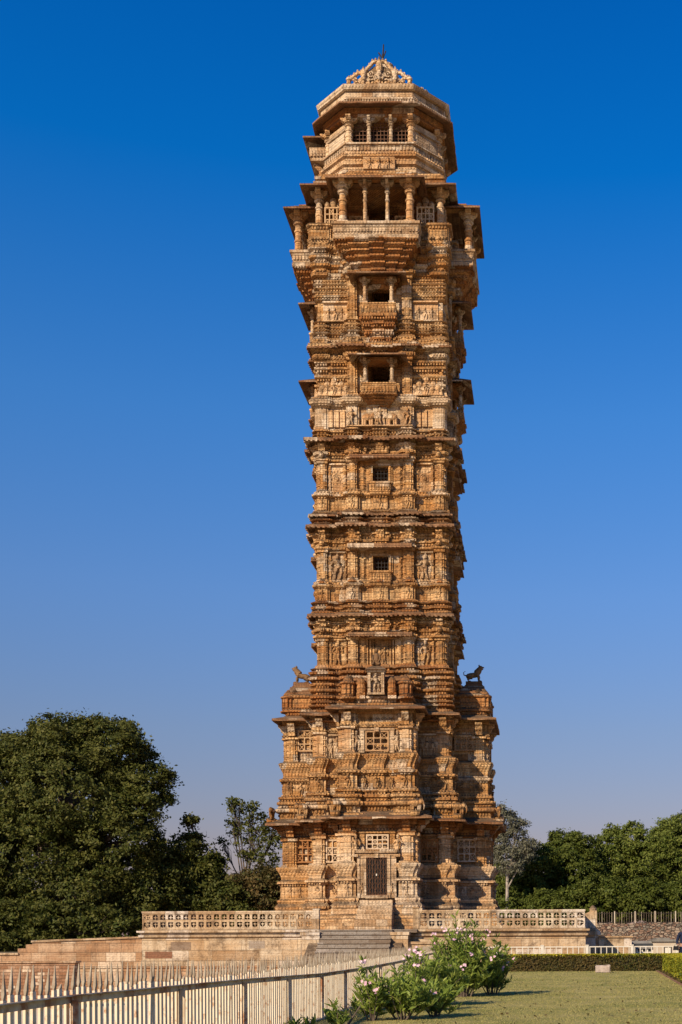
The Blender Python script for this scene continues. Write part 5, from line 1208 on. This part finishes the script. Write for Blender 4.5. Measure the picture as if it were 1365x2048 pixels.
# oleander bushes
def oleander(label, x, y, w, h, ns, seed, flowers=30, bare=0, cat='shrub', group='oleander bushes along the fence'):
    r = np.random.default_rng(seed); t = thing('oleander', label, cat, (x, y, 0), group)
    mb = MB(); LP, LD, FP = [], [], []
    for i in range(int(ns*.62)):
        a = r.uniform(0, 2*math.pi); rad = r.uniform(.05, 1)**.6*w/2; hh = h*(1-.45*(rad/(w/2))**2)*r.choice((r.uniform(.35, .8), r.uniform(.7, 1.2)))
        b = Vector((rad*.25*math.cos(a), rad*.25*math.sin(a)*.8, 0)); e_ = Vector((rad*math.cos(a), rad*math.sin(a)*.8, hh)); m = b.lerp(e_, .5)+Vector((0, 0, .12*hh))+Vector(r.normal(0, .03, 3))
        if i % 3 == 0: mb.tube([b, m, e_], [.014, .010, .005], 5)
        for k in range(int(8+19*h)):
            s = r.uniform(.12, 1)**.8; p = (b.lerp(m, s*2) if s < .5 else m.lerp(e_, s*2-1)); 
            an = r.uniform(0, 2*math.pi); LP.append(p); LD.append(Vector((math.cos(an), math.sin(an), r.uniform(.4, 2.0))).normalized())
        if len(FP) < flowers and r.random() < .6 and (hh > .45*h): FP.append(e_+Vector((0, -.02, .04)))
    mb.build('stems', M['bark'], t)
    mb = MB(); V = []; Fc = []
    for p, d in zip(LP, LD):
        ln = r.uniform(.12, .25)*(1 if h > .5 else .9); wd = ln*.1; sd = d.cross(Vector(r.normal(0, 1, 3))).normalized()*wd; bnd = Vector((0, 0, -.025))
        q = len(V); V += [tuple(p), tuple(p+d*ln*.45+sd), tuple(p+d*ln+bnd), tuple(p+d*ln*.45-sd)]; Fc.append((q, q+1, q+2, q+3))
    me = bpy.data.meshes.new('leaves'); me.from_pydata(V, [], Fc); me.materials.append(M['leafole']); o = bpy.data.objects.new('leaves', me); C.objects.link(o); o.parent = t
    if FP:
        mb = MB()
        for p in FP:
            for k in range(r.integers(3, 6)):
                c = p+Vector(r.normal(0, .03, 3)); 
                up = Vector((r.normal(0, .5), -1, r.uniform(0, 1))).normalized(); s1 = up.cross(Vector((0, 0, 1))).normalized(); s2 = up.cross(s1)
                for j in range(5):
                    an = 2*math.pi*j/5; dd = s1*math.cos(an)+s2*math.sin(an); ee = s1*math.cos(an+.5)+s2*math.sin(an+.5); ff = s1*math.cos(an-.5)+s2*math.sin(an-.5)
                    q = len(mb.v); mb.v += [tuple(c), tuple(c+ff*.02+up*.004), tuple(c+dd*.03+up*.008), tuple(c+ee*.02+up*.004)]; mb.f.append((q, q+1, q+2, q+3))
        me = bpy.data.meshes.new('blossoms'); me.from_pydata(mb.v, [], mb.f); me.materials.append(M['petal']); o = bpy.data.objects.new('blossoms', me); C.objects.link(o); o.parent = t
    return t
def at(px, Y): return PX(px, 1950, Y)[0]
oleander('tallest pink-flowered oleander bush, nearest the platform', at(925, 28.5), 28.5, 1.8, 1.6, 200, 1, 20)
oleander('oleander bush spreading right over the lawn with a bent branch', at(985, 29.5), 29.5, 1.1, 1.3, 80, 2, 12)
oleander('middle pink-flowered oleander bush against the fence', at(870, 25), 25, 1.4, 1.15, 100, 3, 8)
oleander('lower oleander bush with dead brown twigs, in front of the flowering ones', at(805, 20.8), 20.8, 1.15, .8, 80, 4, 2)
oleander('leaning young oleander with one blossom, close to the fence', at(745, 20.6), 20.6, .8, .9, 45, 5, 4)
oleander('small oleander sprout beside the dead leaning branch', at(672, 18.3), 18.3, .42, .36, 22, 6, 0)
oleander('leftmost and smallest oleander sprout at the bottom edge', at(606, 17.2), 17.2, .4, .30, 18, 7, 0)
oleander('thin leggy oleander shoots between the near and the tall bushes', at(835, 23), 23, .9, .95, 34, 9, 3)
oleander('low oleander clump with red leaves at the near lawn edge', at(870, 21.5), 21.5, .8, .55, 60, 8, 0)
t = thing('dead_branch', 'bare brown dead branch leaning beside the small oleander sprout', 'branch', (at(705, 18.6), 18.6, 0))
mb = MB(); mb.tube([(-.12, 0, 0), (0, 0, .18), (.12, 0, .36)], [.02, .016, .008], 6); mb.tube([(0, 0, .18), (-.08, .03, .4)], [.012, .005], 5); mb.build('wood', M['bark'], t)

# grass blades on the lawn
n = 110000
yy = 1/rng.uniform(1/48.0, 1/15.5, n); xx = rng.uniform(-3.7, 5.4, n)
P = np.column_stack([xx, yy, np.zeros(n)]); hgt = rng.uniform(.010, .028, n)
dx = rng.normal(0, .012, (n, 2)); wv = rng.uniform(.002, .004, n)*(yy/18); a = rng.uniform(0, math.pi, n)
V = np.empty((n, 3, 3)); V[:, 0] = P+np.column_stack([wv*np.cos(a), wv*np.sin(a), np.zeros(n)]); V[:, 1] = P-np.column_stack([wv*np.cos(a), wv*np.sin(a), np.zeros(n)]); V[:, 2] = P+np.column_stack([dx, hgt])
me = bpy.data.meshes.new('grass'); me.vertices.add(n*3); me.vertices.foreach_set('co', V.reshape(-1)); me.loops.add(n*3); me.loops.foreach_set('vertex_index', np.arange(n*3, dtype=np.int32)); me.polygons.add(n); me.polygons.foreach_set('loop_start', np.arange(0, n*3, 3, dtype=np.int32)); me.polygons.foreach_set('loop_total', np.full(n, 3, dtype=np.int32)); me.update(); me.materials.append(M['blade'])
o = bpy.data.objects.new('grass', me); C.objects.link(o); tag(o, 'short dry green grass of the lawn', kind='stuff')

n = 500; P = np.column_stack([rng.uniform(-3.2, 4, n), 1/rng.uniform(1/46, 1/16, n), rng.uniform(.02, .035, n)]); o = leafmesh('lawn_litter', 'leafdry', P, np.tile((0, 0, 1.), (n, 1)), .028, .6); tag(o, 'scattered dry leaves lying on the lawn', kind='stuff')
# person at the right edge
PXX, PYY = 5.47, 49.12
t = thing('person', 'person in a dark navy top standing by the hedge, cut off by the right edge', 'person', (PXX, PYY, 0))
def skinmesh(name, verts, edges, m, parent, root=0):
    me = bpy.data.meshes.new(name); me.from_pydata([v[:3] for v in verts], edges, []); me.materials.append(M[m]); o = bpy.data.objects.new(name, me); C.objects.link(o); o.parent = parent
    sk = o.modifiers.new('skin', 'SKIN'); sk.use_smooth_shade = True
    for v, d in zip(verts, me.skin_vertices[0].data): d.radius = (v[3], v[4] if len(v) > 4 else v[3])
    me.skin_vertices[0].data[root].use_root = True
    s_ = o.modifiers.new('sub', 'SUBSURF'); s_.levels = 2; s_.render_levels = 2
    return o
V = [(0,0,.93,.15,.11),(0,0,1.12,.14,.10),(0,0,1.32,.17,.11),(0,0,1.44,.11,.09),(0,0,1.50,.055),(0,0,1.56,.06),(0,-.01,1.65,.085,.10),(0,0,1.73,.06),
     (-.18,0,1.40,.055),(-.27,.02,1.14,.042),(-.25,-.10,.92,.032),(.18,0,1.40,.055),(.25,.02,1.14,.042),(.25,-.04,.90,.032),
     (-.10,0,.86,.095),(-.11,0,.48,.062),(-.11,.01,.09,.042),(-.12,-.12,.04,.035),(.10,0,.86,.095),(.11,0,.48,.062),(.11,.01,.09,.042),(.12,-.12,.04,.035)]
E = [(0,1),(1,2),(2,3),(3,4),(4,5),(5,6),(6,7),(3,8),(8,9),(9,10),(3,11),(11,12),(12,13),(0,14),(14,15),(15,16),(16,17),(0,18),(18,19),(19,20),(20,21)]
body = skinmesh('body', V, E, 'skin', t)
SV = [(0,0,.92,.175,.13),(0,0,1.12,.165,.12),(0,0,1.32,.19,.13),(0,0,1.45,.10,.09),(-.18,0,1.41,.07),(-.27,.02,1.14,.058),(-.262,-.06,1.0,.05),(.18,0,1.41,.07),(.25,.02,1.14,.058),(.25,-.02,.98,.05)]
skinmesh('shirt', SV, [(0,1),(1,2),(2,3),(3,4),(4,5),(5,6),(3,7),(7,8),(8,9)], 'navy', t)
TV = [(0,0,.93,.165,.125),(-.10,0,.84,.11),(-.11,0,.48,.08),(-.11,.01,.12,.07),(.10,0,.84,.11),(.11,0,.48,.08),(.11,.01,.12,.07)]
skinmesh('trousers', TV, [(0,1),(1,2),(2,3),(0,4),(4,5),(5,6)], 'navy', t)
mb = MB(); mb.ell((0, .015, 1.68), (.095, .11, .10), 12, 8); mb.build('hair', M['hair'], t, True)
mb = MB()
for s_ in (-1, 1):
    mb.ell((s_*.035, -.105, 1.655), (.012, .008, .008)); 
mb.ell((0, -.115, 1.63), (.014, .02, .022)); mb.ell((0, -.1, 1.595), (.028, .012, .008)); mb.build('face_features', M['skin'], t, True)
for s_, hx, hy, hz in ((-1, -.25, -.10, .92), (1, .25, -.04, .90)):
    HV = [(hx, hy, hz, .026, .018), (hx, hy-.03, hz-.07, .036, .016)]; HE = [(0, 1)]
    for k in range(4):
        ox = (-.028+.019*k); i = len(HV); l = (.065, .078, .074, .058)[k]
        HV += [(hx+ox, hy-.045, hz-.085, .0095), (hx+ox*1.1, hy-.055, hz-.085-l*.5, .0088), (hx+ox*1.1, hy-.045, hz-.085-l, .0075)]; HE += [(1, i), (i, i+1), (i+1, i+2)]
    i = len(HV); HV += [(hx-s_*.035, hy-.04, hz-.05, .011), (hx-s_*.05, hy-.065, hz-.085, .009)]; HE += [(0, i), (i, i+1)]
    skinmesh('hand', HV, HE, 'skin', t)
bag = thing('black_bag', 'small black bag hanging at the hand of the person at the right edge', 'bag', (PXX-.33, PYY-.12, .84))
mb = MB(); mb.frus((-.11, .11, -.05, .05, -.06), (-.09, .09, -.04, .04, .1)); mb.tube([(-.07, 0, .1), (0, 0, .2), (.07, 0, .1)], .008, 5); mb.build('bag_body', M['hair'], bag)
